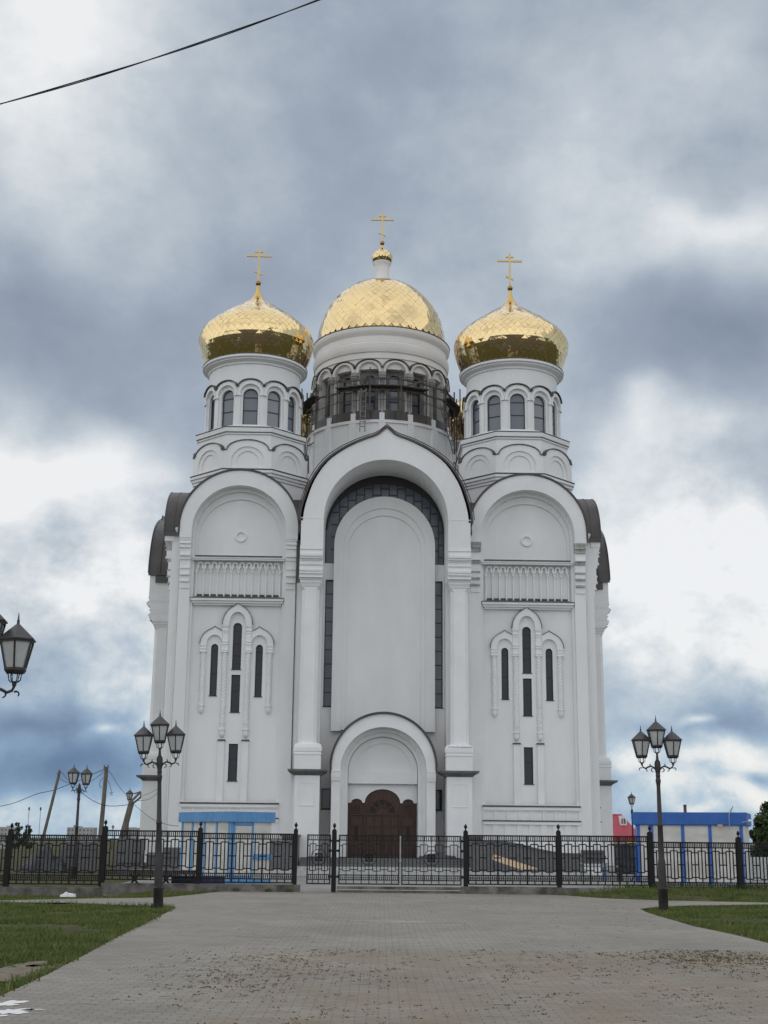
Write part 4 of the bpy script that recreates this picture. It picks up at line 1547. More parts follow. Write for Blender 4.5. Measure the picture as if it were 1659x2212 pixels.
SCAFW2 = mat('ladder_wood', (0.16, 0.15, 0.135), (0.28, 0.26, 0.235), scale=3, rough=0.9)
ladder('ladder', 'short upright wooden ladder hanging in front of the drum windows left of centre', (-1.06, 5.72, 22.75), (-1.02, 5.80, 25.2), 0.27, Vector((1, 0, 0)))
ladder('ladder', 'long slanted wooden ladder at the right side of the drum scaffolding', (4.15, 8.6, 22.4), (3.35, 7.5, 24.9), 0.3, Vector((0.75, 0.66, 0)))

# floodlights fixed at the corners
for s, lab in ((-1, 'small white floodlight on the left front corner of the church'), (1, 'small white floodlight on the right front corner of the church')):
    t = thing('floodlight', lab, 'floodlight', chw(s * 9.86, -0.12, 15.6), YAW, 'floodlights on the church corners')
    b = MB()
    b.lathe([(0.05, 0.12), (0.09, 0.16), (0.13, 0.30), (0.13, 0.34), (0.02, 0.35)], 0, 0, 14)
    b.build('lamp_housing', WHITE, t, smooth=40)
    b = MB()
    b.tube([(0, 0, 0.12), (0.02 * s, 0.05, 0.0), (-0.05 * s, 0.16, -0.06)], 0.025, 6)
    b.build('bracket', STEEL, t)

# ================================================================== GROUND
def gz(x, y):
    z = 0.0
    z -= 0.16 * smoothstep((-6.2 - x) / 2.2) * smoothstep((y - 34.5) / 4.5) * (1 - smoothstep((y - 42) / 5))
    z += 0.22 * smoothstep((x - 5.2) / 2.6) * smoothstep((y - 37.2) / 3.6) * (1 - smoothstep((y - 47) / 6))
    d = math.hypot(x, y - 40)
    z -= 12.0 * smoothstep((d - 110) / 450)
    return z


def axis(vals):
    out = []
    for a, b_, n in vals:
        out += [a + (b_ - a) * i / n for i in range(n)]
    out.append(vals[-1][1])
    return out


def grid(name, xs, ys, dz, mt, kind='structure', rough=0.0):
    b = MB()
    rr = random.Random(3)
    vs = [(x, y, gz(x, y) + dz + (rr.uniform(-rough, rough) if rough else 0)) for y in ys for x in xs]
    nx = len(xs)
    fs = [(j * nx + i, j * nx + i + 1, (j + 1) * nx + i + 1, (j + 1) * nx + i) for j in range(len(ys) - 1) for i in range(nx - 1)]
    b.add(vs, fs)
    return b.build(name, mt, None, smooth=60, tags=dict(kind=kind))


grid('ground', axis([(-4000, -600, 10), (-600, -60, 30), (-60, -16, 22), (-16, 16, 64), (16, 60, 22), (60, 600, 30), (600, 4000, 10)]),
     axis([(-300, 0, 10), (0, 10, 5), (10, 50, 80), (50, 120, 35), (120, 700, 40), (700, 6000, 20)]), -0.03, MATS['lawn_soil'])
grid('church_court', axis([(-9, 40, 50)]), axis([(41.25, 62, 21), (62, 100, 10)]), -0.012, MATS['court_concrete'])
# plaza of interlocking blocks with the two side paths
PLAZA = [(-3.72, 2.0), (-3.76, 10.0), (-3.84, 14.1), (-3.90, 16.4), (-4.06, 19.5), (-4.24, 22.4), (-4.38, 25.9), (-4.56, 29.5), (-4.70, 31.2), (-5.05, 31.75), (-5.6, 32.1), (-7.54, 33.2), (-9.4, 33.0), (-16, 32.3), (-16, 33.3), (-9.4, 34.05), (-7.39, 35.6), (-6.3, 36.2), (-5.67, 36.7),
         (-5.2, 38.4), (-4.94, 39.9), (-4.6, 40.86), (-2.4, 40.86), (-2.4, 41.26), (2.45, 41.26), (2.45, 40.86), (4.9, 40.86), (5.5, 40.3), (5.9, 39.4), (6.3, 38.7), (7.0, 38.15), (8.0, 37.6), (10.4, 37.0), (16, 36.3), (16, 36.0), (10.18, 35.9), (7.6, 34.7), (6.6, 33.6), (6.22, 32.9), (6.10, 31.5), (6.06, 30.0), (6.04, 26.6), (6.22, 24.5), (6.30, 22.3), (6.36, 16), (6.4, 2.0)]
b = MB()
tri = tessellate_polygon([[Vector((x, y, 0)) for x, y in PLAZA]])
fs = []
for t in tri:
    a, b2, c = (PLAZA[i] for i in t)
    s = (b2[0] - a[0]) * (c[1] - a[1]) - (b2[1] - a[1]) * (c[0] - a[0])
    fs.append(tuple(t) if s > 0 else tuple(t)[::-1])
b.add([(x, y, 0.006) for x, y in PLAZA], fs)
b.build('paving', MATS['paving'], None, tags=dict(kind='structure'))
grid('unseen_asphalt', axis([(-300, 300, 40)]), axis([(-260, 1.9, 40)]), 0.002, mat('unseen_sheet_asphalt', (0.045, 0.043, 0.041), (0.075, 0.071, 0.066), scale=0.4, rough=0.9))  # unseen sheet added behind the camera to darken what the domes mirror
# bare sandy patch in the lawn
def blob_poly(cx, cy, rx, ry, n, seed, jit=0.25):
    r_ = random.Random(seed)
    ph = [r_.uniform(0, 6.28) for _ in range(4)]
    out = []
    for i in range(n):
        a = 2 * PI * i / n
        k = 1 + jit * (0.5 * math.sin(2 * a + ph[0]) + 0.35 * math.sin(3 * a + ph[1]) + 0.3 * math.sin(5 * a + ph[2]) + 0.25 * math.sin(9 * a + ph[3]))
        out.append((cx + rx * k * math.cos(a), cy + ry * k * math.sin(a)))
    return out


def flat_poly(name, poly, z, mt, kind='structure'):
    b = MB()
    tri = tessellate_polygon([[Vector((x, y, 0)) for x, y in poly]])
    fs = []
    for t in tri:
        a, b2, c = (poly[i] for i in t)
        s = (b2[0] - a[0]) * (c[1] - a[1]) - (b2[1] - a[1]) * (c[0] - a[0])
        fs.append(tuple(t) if s > 0 else tuple(t)[::-1])
    b.add([(x, y, z) for x, y in poly], fs)
    return b.build(name, mt, None, tags=dict(kind=kind))


SAND = [(-4.5, 16.6, 0.45, 1.4, 1), (-4.75, 14.9, 0.6, 0.9, 2), (-4.45, 17.9, 0.16, 0.5, 3)]
for sx, sy, rx, ry, sd in SAND:
    flat_poly('sand_patch', blob_poly(sx, sy, rx, ry, 40, sd, 0.45), -0.018, MATS['bare_sand'])
for i, (px, py, rx, ry) in enumerate(((-3.60, 13.55, 0.16, 0.18), (-3.42, 12.95, 0.17, 0.22), (-3.25, 13.1, 0.09, 0.05), (-3.5, 12.6, 0.12, 0.1))):
    flat_poly('painted_marking', blob_poly(px, py, rx, ry, 36, 20 + i, 0.6), 0.010, WHITE)
for i, (px, py, rx, ry) in enumerate(((-2.85, 13.6, 0.08, 0.02), (-2.5, 13.9, 0.06, 0.016), (-2.2, 14.3, 0.05, 0.03), (1.2, 13.9, 0.12, 0.03), (1.05, 12.95, 0.07, 0.02), (1.35, 13.3, 0.08, 0.018), (-0.2, 15.6, 0.14, 0.02), (-1.9, 22.6, 0.35, 0.05), (0.4, 27.0, 1.4, 0.25))):
    flat_poly('pale_scuff', blob_poly(px, py, rx, ry, 24, 60 + i, 0.7), 0.0095, MATS['court_concrete'])


# ------------------------------------------------------------------ grass and weeds
def inside(poly, x, y):
    c = False
    n = len(poly)
    j = n - 1
    for i in range(n):
        xi, yi = poly[i]
        xj, yj = poly[j]
        if (yi > y) != (yj > y) and x < (xj - xi) * (y - yi) / (yj - yi) + xi:
            c = not c
        j = i
    return c


nprng = np.random.default_rng(4)
LAT = nprng.random((64, 64))


def vnoise(x, y):
    xi, yi = math.floor(x), math.floor(y)
    fx, fy = x - xi, y - yi
    fx, fy = fx * fx * (3 - 2 * fx), fy * fy * (3 - 2 * fy)
    g = lambda i, j: LAT[(xi + i) % 64, (yi + j) % 64]
    return (g(0, 0) * (1 - fx) + g(1, 0) * fx) * (1 - fy) + (g(0, 1) * (1 - fx) + g(1, 1) * fx) * fy


def fbm(x, y):
    return 0.55 * vnoise(x, y) + 0.3 * vnoise(2.1 * x + 7, 2.1 * y + 3) + 0.15 * vnoise(4.3 * x + 1, 4.3 * y + 9)


def blades(name, pts, mt, hmin, hmax, wid, lean=0.5):
    V, F = [], []
    r_ = random.Random(9)
    for (x, y, z, k) in pts:
        h = r_.uniform(hmin, hmax) * k
        a = r_.uniform(0, 2 * PI)
        w = wid * r_.uniform(0.6, 1.3)
        l = r_.uniform(0, lean) * h
        la = r_.uniform(0, 2 * PI)
        dx, dy = math.cos(a) * w / 2, math.sin(a) * w / 2
        i = len(V)
        V += [(x - dx, y - dy, z), (x + dx, y + dy, z), (x + math.cos(la) * l, y + math.sin(la) * l, z + h)]
        F.append((i, i + 1, i + 2))
    me = bpy.data.meshes.new(name)
    me.from_pydata(V, [], F)
    me.materials.append(mt)
    o = bpy.data.objects.new(name, me)
    COL.objects.link(o)
    return o


r_ = random.Random(21)
LAWNS = [([(-3.80, 10), (-3.90, 16.4), (-4.38, 25.9), (-4.62, 31.1), (-5.05, 31.7), (-5.6, 32.0), (-7.54, 33.1), (-14, 32.5), (-14, 20), (-7, 10)], 760),
         ([(-14, 33.6), (-9.4, 34.1), (-7.39, 35.65), (-6.3, 36.25), (-5.67, 36.8), (-5.2, 38.5), (-4.94, 40.0), (-4.65, 40.9), (-14, 40.95)], 420),
         ([(6.34, 20), (6.30, 22.3), (6.24, 24.5), (6.08, 26.6), (6.08, 30), (6.12, 31.5), (6.24, 32.85), (6.6, 33.5), (7.6, 34.6), (10.18, 35.8), (15, 36), (15, 20)], 560),
         ([(4.9, 40.9), (5.5, 40.35), (5.9, 39.45), (6.3, 38.75), (7.0, 38.2), (8.0, 37.65), (10.4, 37.05), (15, 36.4), (15, 40.95)], 620)]
gp = []
for poly, den in LAWNS:
    xs = [p[0] for p in poly]
    ys = [p[1] for p in poly]
    area = (max(xs) - min(xs)) * (max(ys) - min(ys))
    for _ in range(int(area * den)):
        x, y = r_.uniform(min(xs), max(xs)), r_.uniform(min(ys), max(ys))
        if abs(x) > 0.30 * y + 0.4 or not inside(poly, x, y):
            continue
        if any(((x - sx) / rx) ** 2 + ((y - sy) / ry) ** 2 < 0.35 + 0.9 * r_.random() for sx, sy, rx, ry, sd in SAND):
            continue
        n = fbm(x * 0.9, y * 0.55)
        if r_.random() > smoothstep((n - 0.24) / 0.22):
            continue
        gp.append((x, y, gz(x, y) - 0.035, 0.6 + 0.9 * n))
tag(blades('grass', gp, GRASSM, 0.03, 0.085, 0.024, 0.9), kind='stuff', label='short patchy green grass on the lawns beside the paving', category='grass')
# fringe of taller grass along edges and plinths
gp = []
for _ in range(2600):
    t = r_.random()
    i = r_.randrange(0, 18)
    p, q = PLAZA[i], PLAZA[i + 1]
    x, y = p[0] + (q[0] - p[0]) * t + r_.gauss(-0.04, 0.06), p[1] + (q[1] - p[1]) * t + r_.gauss(0, 0.05)
    if fbm(x * 1.3, y * 0.8) > 0.42:
        gp.append((x, y, -0.01, 1.0))
for _ in range(1500):
    x = r_.uniform(-4.8, -2.6)
    if fbm(x * 3.0, 5) > 0.55:
        gp.append((x, 40.86 - abs(r_.gauss(0, 0.05)), 0.0, 1.1))
for _ in range(1400):
    x = r_.uniform(5.0, 12.5)
    gp.append((x, 41.0 + r_.gauss(0, 0.12), gz(x, 41), 1.5))
tag(blades('grass_fringe', gp, GRASSM, 0.05, 0.14, 0.02, 0.8), kind='stuff', label='taller tufts of grass along the paving edges and fence foot', category='grass')
# weeds growing out of the joints
wp = []
for _ in range(26000):
    x, y = r_.uniform(-3.3, 6.2), r_.uniform(9.5, 21.6)
    # lie in the joints
    if r_.random() < 0.6:
        y = round(y / 0.115) * 0.115
    else:
        x = round(x / 0.105) * 0.105
    edge_l = -2.6 + 0.9 * smoothstep((19 - y) / 7) + 0.7 * (fbm(2, y * 0.5) - 0.5)
    dl = smoothstep((x - edge_l + 0.4) / 1.3)
    top = 20.5 + (0.3 if x > 3.9 else 0) + 0.5 * (fbm(x * 1.2, 3) - 0.5)
    dt = 1.0 if y < top - 0.25 else (0.0 if y > top else 0.7)
    n = fbm(x * 1.6, y * 0.8)
    p = dl * dt * (0.10 + 0.75 * smoothstep((n - 0.38) / 0.3))
    d2 = ((x - 4.6) / 1.0) ** 2 + ((y - 19.6) / 1.7) ** 2
    dens2 = math.exp(-d2) * 1.3
    d3 = math.exp(-(((x + 1.6) / 0.9) ** 2 + ((y - 17.0) / 2.6) ** 2)) * 0.35
    p = min(1.0, p * 0.13 + dens2 * 0.5 + d3 * dt * 0.8)
    if x > 3.2 and y > top: p = 0
    if r_.random() > p:
        continue
    for _k in range(r_.randint(2, 5)):
        wp.append((x + r_.gauss(0, 0.022), y + r_.gauss(0, 0.018), 0.004, 0.55 + 0.9 * n + 0.5 * min(1, dens2)))
for _ in range(1500):
    x, y = r_.uniform(-5, 6), r_.uniform(21, 40.5)
    if not inside(PLAZA, x, y) or r_.random() > smoothstep((fbm(x * 0.8, y * 0.5) - 0.45) / 0.2) * (0.9 if x > 0 else 0.25):
        continue
    for _k in range(r_.randint(2, 5)):
        wp.append((x + r_.gauss(0, 0.03), y + r_.gauss(0, 0.02), 0.004, 0.7))
tag(blades('weeds', wp, WEEDM, 0.006, 0.020, 0.024, 2.0), kind='stuff', label='brown and olive weeds sprouting from the joints of the paving', category='weeds')

# ================================================================== FENCE
FY = 41.0
PZ = dict(top=1.697, r2=1.53, sh=1.432, sl=1.382, mid=1.03, bl=0.67, bh=0.63, r3=0.52, r4=0.37, bot=0.265)


def fence_pattern(b, x0, x1, dz, cells, bar=0.033, fancy=True, stile=0.05, nsub=3, frame=0.05, z=PZ, skip=None):
    """wrought panel between x0 and x1: rails, stepped line, verticals, short bars"""
    y = FY
    H = lambda xa, xb, zz, w: b.box(xa, xb, y - w * 0.45, y + w * 0.45, zz - w / 2 + dz, zz + w / 2 + dz)
    V = lambda x, za, zb, w: b.box(x - w / 2, x + w / 2, y - w * 0.5, y + w * 0.5, za + dz, zb + dz)
    H(x0, x1, z['top'] - 0.02, 0.042)
    H(x0, x1, z['bot'], 0.038)
    for k in ('r2', 'r3', 'r4'):
        H(x0, x1, z[k], bar)
    L = (x1 - x0) / nsub
    for s in range(nsub):
        xs = x0 + s * L
        c = L / cells
        X = [xs + i * c for i in range(cells + 1)]
        if s > 0 or True:
            V(xs, z['bot'], z['top'], stile if 0 < s else frame)
        for i in range(1, cells):
            if i % 2 == 0:
                V(X[i], z['bot'], z['top'], bar)
            else:
                V(X[i], z['bh'], z['sh'], bar)
        for i in range(cells):
            high = (i % 4) in (1, 2)
            H(X[i], X[i + 1], z['sh'] if high else z['sl'], bar)
            H(X[i], X[i + 1], z['bh'] if high else z['bl'], bar)
            if fancy and not high:
                H(X[i], X[i + 1], z['mid'], bar)
        for i in range(cells // 2):
            for q in (1, 2, 3):
                x = X[2 * i] + (X[2] - X[0]) * q / 4
                V(x, z['r2'], z['top'] - 0.03, 0.024)
                if fancy:
                    V(x, z['r4'], z['r3'], 0.024)
                    zc = (z['r4'] + z['r3']) / 2
                    b.box(x - 0.018, x + 0.018, y - 0.018, y + 0.018, zc - 0.02 + dz, zc + 0.02 + dz)
                else:
                    V(x, z['r4'], z['r3'], 0.015)
    V(x1, z['bot'], z['top'], frame)


def post(parent, x, z0, z1, w=0.125, lean=0.0):
    b = MB()
    b.box(-w / 2, w / 2, -w / 2, w / 2, 0, z1 - z0 - 0.03)
    b.box(-w / 2 + 0.012, w / 2 - 0.012, -w / 2 + 0.012, w / 2 - 0.012, z1 - z0 - 0.03, z1 - z0)
    o = b.build('fence_post', IRON, parent)
    o.location = (x, FY, z0)
    o.rotation_euler = (0, lean, 0)
    b = MB()
    h = z1 - z0
    b.lathe([(0.045, h), (0.02, h + 0.02), (0.018, h + 0.045), (0.035, h + 0.065), (0.052, h + 0.10), (0.048, h + 0.13), (0.028, h + 0.165), (0.006, h + 0.195)], 0, 0, 14)
    f = b.build('finial', IRON, o, smooth=50)
    return o


def concrete_wall(name, x0, x1, z0, z1, parent, seed, mt=CONC):
    b = MB()
    rr = random.Random(seed)
    n = max(4, int((x1 - x0) / 0.16))
    prof_f, prof_t = [], []
    vs, fs = [], []
    m_ = 4
    for i in range(n + 1):
        x = x0 + (x1 - x0) * i / n
        vs.append((x, FY + 0.16, z0))
        for j in range(m_ + 1):
            zz = z0 + (z1 - z0) * j / m_ + (rr.uniform(-0.012, 0.008) if j == m_ else 0)
            vs.append((x, FY - 0.15 + rr.uniform(-0.012, 0.012), zz))
        vs.append((x, FY + 0.16, z1 + rr.uniform(-0.01, 0.005)))
    k = m_ + 3
    for i in range(n):
        for j in range(k - 1):
            fs.append((i * k + j, i * k + j + 1, (i + 1) * k + j + 1, (i + 1) * k + j)[::-1])
    fs.append(tuple(range(k))[::-1])
    fs.append(tuple(n * k + j for j in range(k)))
    b.add(vs, fs)
    return b.build(name, mt, parent, smooth=35)


left = thing('iron_fence', 'black wrought iron fence on a concrete plinth left of the gate', 'fence', (-8, FY, 0))
left.location = (0, 0, 0)
for x, z0, z1, ln in ((-14.06, -0.1, 1.70, -0.02), (-11.20, -0.06, 1.74, 0.028), (-8.34, 0.10, 1.86, 0.012), (-5.45, 0.18, 1.845, 0.005), (-2.57, 0.18, 1.835, 0.004)):
    post(left, x, z0, z1, 0.15 if x < -8 else 0.125, ln)
for x0, x1, dz in ((-14.0, -11.27, -0.13), (-11.12, -8.42, -0.10), (-8.26, -5.51, 0.055), (-5.38, -2.64, 0.0)):
    b = MB()
    fence_pattern(b, x0, x1, dz, 8)
    b.build('fence_panel', IRON, left)
concrete_wall('fence_plinth', -8.32, -2.40, -0.12, 0.215, left, 1)
concrete_wall('fence_plinth', -15.5, -8.322, -0.3, 0.075, left, 2)
right = thing('iron_fence', 'black wrought iron fence right of the gate, its foot in the grass', 'fence', (0, 0, 0))
for x, z0, z1, ln in ((5.36, 0.2, 1.86, 0.0), (8.12, 0.15, 1.85, 0.0), (10.79, 0.1, 1.72, 0.0), (13.5, 0.1, 1.72, 0)):
    post(right, x, z0, z1, 0.15 if x > 6 else 0.13, ln)
for x0, x1, dz in ((2.64, 5.29, 0.015), (5.43, 8.04, 0.03), (8.20, 10.71, -0.13), (10.87, 13.42, -0.13)):
    b = MB()
    fence_pattern(b, x0, x1, dz, 8)
    b.build('fence_panel', IRON, right)
concrete_wall('fence_plinth', 2.42, 5.45, -0.1, 0.215, right, 3)
concrete_wall('fence_plinth', 5.452, 14.5, 0.0, 0.20, right, 4)


def emblem(b, cx, cz, R_):
    """ship's-wheel ornament in a ring"""
    def ring(r, t, n=40):
        pts = [(cx + r * math.cos(2 * PI * i / n), FY - 0.03, cz + r * math.sin(2 * PI * i / n)) for i in range(n + 1)]
        b.tube(pts, t, 6)
    ring(R_, 0.011)
    ring(R_ * 0.50, 0.017)
    ring(R_ * 0.20, 0.012, 20)
    for k in range(4):
        a = PI / 4 + PI * k / 2
        q = (cx + R_ * 0.24 * math.cos(a), cz + R_ * 0.24 * math.sin(a))
        pts = [(q[0] + R_ * 0.16 * math.cos(2 * PI * i / 16), FY - 0.035, q[1] + R_ * 0.16 * math.sin(2 * PI * i / 16)) for i in range(17)]
        b.tube(pts, 0.011, 5)
        b.ball((cx + R_ * 0.62 * math.cos(a), FY - 0.03, cz + R_ * 0.62 * math.sin(a)), 0.026, 8)
    for k in range(8):
        a = PI * k / 4
        b.bar((cx + R_ * 0.5 * math.cos(a), FY - 0.03, cz + R_ * 0.5 * math.sin(a)), (cx + R_ * 0.64 * math.cos(a), FY - 0.03, cz + R_ * 0.64 * math.sin(a)), 0.03, 0.02)
    b.bar((cx, FY - 0.035, cz - R_ * 0.92), (cx, FY - 0.035, cz + R_ * 0.92), 0.022, 0.018)
    b.bar((cx - R_ * 0.92, FY - 0.035, cz), (cx + R_ * 0.92, FY - 0.035, cz), 0.022, 0.018)
    for a in (PI / 2, -PI / 2):
        z = cz + R_ * 0.84 * math.sin(a)
        b.bar((cx - R_ * 0.11, FY - 0.036, z), (cx + R_ * 0.11, FY - 0.036, z), 0.02, 0.018)


GZ_ = dict(top=1.68, r2=1.52, sh=1.405, sl=1.355, mid=1.02, bl=0.67, bh=0.63, r3=0.51, r4=0.37, bot=0.235)


def gate_leaf(x0, x1, cells, ex, er, nlab):
    b = MB()
    y = FY
    z = GZ_
    H = lambda xa, xb, zz, w: b.box(xa, xb, y - w * 0.45, y + w * 0.45, zz - w / 2, zz + w / 2)
    V = lambda x, za, zb, w: b.box(x - w / 2, x + w / 2, y - w * 0.5, y + w * 0.5, za, zb)
    H(x0, x1, z['top'] - 0.018, 0.036)
    H(x0, x1, z['bot'] + 0.018, 0.036)
    V(x0 + 0.018, z['bot'], z['top'], 0.037)
    V(x1 - 0.018, z['bot'], z['top'], 0.037)
    for k in ('r2', 'r3', 'r4', 'mid'):
        H(x0, x1, z[k], 0.026)
    c = (x1 - x0) / cells
    for i in range(cells):
        xa, xb = x0 + i * c, x0 + (i + 1) * c
        high = (i % 4) in (1, 2)
        if abs((xa + xb) / 2 - ex) < er * 0.5: high = False
        H(xa, xb, z['sh'] if high else z['sl'], 0.024)
        H(xa, xb, z['bh'] if high else z['bl'], 0.024)
    for i in range(1, cells):
        x = x0 + i * c
        dx = abs(x - ex)
        if i % 2 == 0:
            V(x, z['bot'], z['top'], 0.024)
        else:
            if dx < er * 0.9:
                h = math.sqrt(er ** 2 - dx ** 2)
                V(x, z['bh'], z['mid'] - h, 0.024)
                V(x, z['mid'] + h, z['sh'], 0.024)
            else:
                V(x, z['bh'], z['sh'], 0.024)
    n = int(round((x1 - x0) / 0.058))
    for i in range(1, n):
        x = x0 + (x1 - x0) * i / n
        V(x, z['r2'], z['top'] - 0.02, 0.018)
        V(x, z['r4'], z['r3'], 0.018)
    return b


gate = thing('double_gate', 'wide black iron double gate with round ornaments in front of the church door', 'gate', (0, 0, 0))
for x0, x1 in ((-1.26, 0.565), (0.625, 2.43)):
    leaf = gate_leaf(x0, x1, 16, x0 + (x1 - x0) * 0.5, 0.225, '').build('gate_leaf', IRON, gate)
    b = MB()
    emblem(b, x0 + (x1 - x0) * 0.5, GZ_['mid'], 0.225)
    b.build('ornament', IRON, leaf)
b = MB()
b.box(0.572, 0.612, FY - 0.02, FY + 0.02, 0.02, 1.66)
b.box(0.56, 0.63, FY - 0.05, FY + 0.0, 0.90, 0.97)
b.build('gate_bolt', STEEL, gate)
b = MB()
b.box(-1.30, 2.44, FY - 0.06, FY + 0.02, 0.10, 0.185)
b.box(-1.30, 2.44, FY - 0.03, FY + 0.1, 0.0, 0.07)
b.build('bottom_rail', CONC, gate)
for s_, x in ((1, 2.56),):
    post(gate, x, 0.2, 1.835, 0.135, 0.0)
    for z in (1.52, 1.23, 0.48):
        b = MB()
        b.box(x - 0.17, x - 0.06, FY - 0.09, FY - 0.02, z - 0.03, z + 0.03)
        b.lathe([(0.028, z - 0.045), (0.028, z + 0.045)], x - 0.14, FY - 0.06, 8)
        b.build('hinge', IRON, gate)
post(gate, -1.40, 0.0, 1.83, 0.14, 0.0)
for z in (1.50, 1.21, 0.46):
    b = MB()
    b.box(-1.55, -1.22, FY - 0.09, FY - 0.02, z - 0.03, z + 0.03)
    b.lathe([(0.028, z - 0.045), (0.028, z + 0.045)], -1.25, FY - 0.06, 8)
    b.lathe([(0.028, z - 0.045), (0.028, z + 0.045)], -1.53, FY - 0.06, 8)
    b.build('hinge', IRON, gate)
wick = thing('wicket_gate', 'narrow black iron wicket gate with one round ornament, standing beside the double gate', 'gate', (0, 0, 0))
leaf = gate_leaf(-2.22, -1.50, 8, -1.86, 0.225, '').build('gate_leaf', IRON, wick)
b = MB()
emblem(b, -1.86, GZ_['mid'], 0.225)
b.build('ornament', IRON, leaf)
# the leaf hangs ajar: turned about its hinge
for o in (leaf,):
    o.location = (-1.50, FY, 0)
    o.data.transform(Matrix.Translation((1.50, -FY, 0)))
    for c in o.children:
        c.data.transform(Matrix.Translation((1.50, -FY, 0)))
    o.rotation_euler = (0, 0, R(-3))


# ================================================================== STREET LAMPS
def lantern(parent, x, zb):
    """six-sided lantern, a flat pair of panes towards the viewer's side; zb = underside"""
    r0, r1, h = 0.135, 0.225, 0.36
    b = MB()
    A = [PI / 2 + PI / 3 * k for k in range(6)]
    for a in A:
        b.bar((x + r0 * math.cos(a), r0 * math.sin(a), zb), (x + r1 * math.cos(a), r1 * math.sin(a), zb + h), 0.022)
    b.lathe([(r0 * 0.55, zb - 0.05), (r0 * 0.95, zb - 0.045), (r0 * 1.02, zb - 0.03), (r0 * 1.12, zb - 0.015), (r0 * 1.12, zb + 0.02), (r0 * 0.9, zb + 0.021)], x, 0, 6, PI / 2)
    b.lathe([(r1 * 0.95, zb + h - 0.01), (r1 * 1.05, zb + h - 0.01), (r1 * 1.05, zb + h + 0.02)], x, 0, 6, PI / 2)
    # basket of bent rods underneath
    for k in range(6):
        a = A[k] + PI / 6
        pts = [(0.105, -0.045), (0.082, -0.065), (0.078, -0.10), (0.074, -0.135), (0.045, -0.16), (0.02, -0.165)]
        b.tube([(x + r * math.cos(a), r * math.sin(a), zb + z) for r, z in pts], 0.008, 5)
    b.lathe([(0.022, zb - 0.20), (0.034, zb - 0.165), (0.02, zb - 0.15)], x, 0, 10)
    o = b.build('lantern', LAMPM, parent)
    g = MB()
    g.lathe([(r0 * 0.93, zb + 0.015), (r1 * 0.93, zb + h - 0.005)], x, 0, 6, PI / 2, cap=False)
    g.build('pane', MILK, o)
    rf = MB()
    rf.lathe([(r1 * 0.9, zb + h + 0.015), (r1 * 1.15, zb + h + 0.012), (r1 * 1.16, zb + h + 0.03), (r1 * 1.03, zb + h + 0.055), (0.022, zb + h + 0.235), (0.018, zb + h + 0.26), (0.022, zb + h + 0.275), (0.014, zb + h + 0.29), (0.005, zb + h + 0.38)], x, 0, 6, PI / 2)
    rf.build('lantern_roof', LAMPROOF, o)
    return o


def lamp_arm(parent, s):
    b = MB()
    z = 3.27
    pts = [(0.06 * s, 0, z - 0.05), (0.10 * s, 0, z - 0.01), (0.16 * s, 0, z + 0.02), (0.22 * s, 0, z - 0.0), (0.29 * s, 0, z - 0.035), (0.35 * s, 0, z - 0.01), (0.372 * s, 0, z + 0.04), (0.375 * s, 0, z + 0.10)]
    b.tube(pts, 0.020, 8)
    for cx, cz, r, a0, a1 in ((0.115, -0.075, 0.04, 1.4, -1.9), (0.235, -0.06, 0.04, 1.3, -1.6), (0.405, -0.055, 0.035, 2.4, -0.9), (0.16, 0.045, 0.025, -1.5, 1.8)):
        b.tube([((cx + r * math.cos(a0 + (a1 - a0) * i / 9)) * s, 0, z + cz + r * math.sin(a0 + (a1 - a0) * i / 9)) for i in range(10)], 0.015, 6, 0.009)
    b.ball((0.375 * s, 0, z + 0.07), 0.03, 8)
    return b.build('lamp_arm', LAMPM, parent, smooth=50)


def street_lamp(name, label, loc, rz=0.0, heads=('l', 'c', 'r'), lean=0.0, group=None):
    t = thing(name, label, 'street lamp', loc, rz, group)
    t.rotation_euler = (0, lean, rz)
    b = MB()
    b.lathe([(0.115, -0.2), (0.115, 0.40), (0.122, 0.41), (0.122, 0.44), (0.100, 0.455), (0.092, 1.0), (0.085, 1.07), (0.075, 1.12), (0.062, 1.86), (0.070, 1.88), (0.070, 1.91), (0.058, 1.93), (0.046, 2.80), (0.050, 2.86), (0.062, 2.92), (0.066, 2.96), (0.054, 2.99), (0.050, 3.03), (0.060, 3.06), (0.050, 3.09), (0.062, 3.16), (0.074, 3.22), (0.074, 3.34), (0.064, 3.40), (0.045, 3.425), (0.035, 3.44)], 0, 0, 16)
    if 'c' in heads:
        b.lathe([(0.042, 3.43), (0.034, 3.45), (0.030, 3.50), (0.022, 3.60)], 0, 0, 12)
    else:
        b.lathe([(0.04, 3.43), (0.042, 3.47), (0.02, 3.52), (0.005, 3.55)], 0, 0, 12)
    b.build('lamp_post', LAMPM, t, smooth=35)
    if 'l' in heads:
        lamp_arm(t, -1)
        lantern(t, -0.375, 3.53)
    if 'r' in heads:
        lamp_arm(t, 1)
        lantern(t, 0.375, 3.53)
    if 'c' in heads:
        lantern(t, 0, 3.77)
    return t


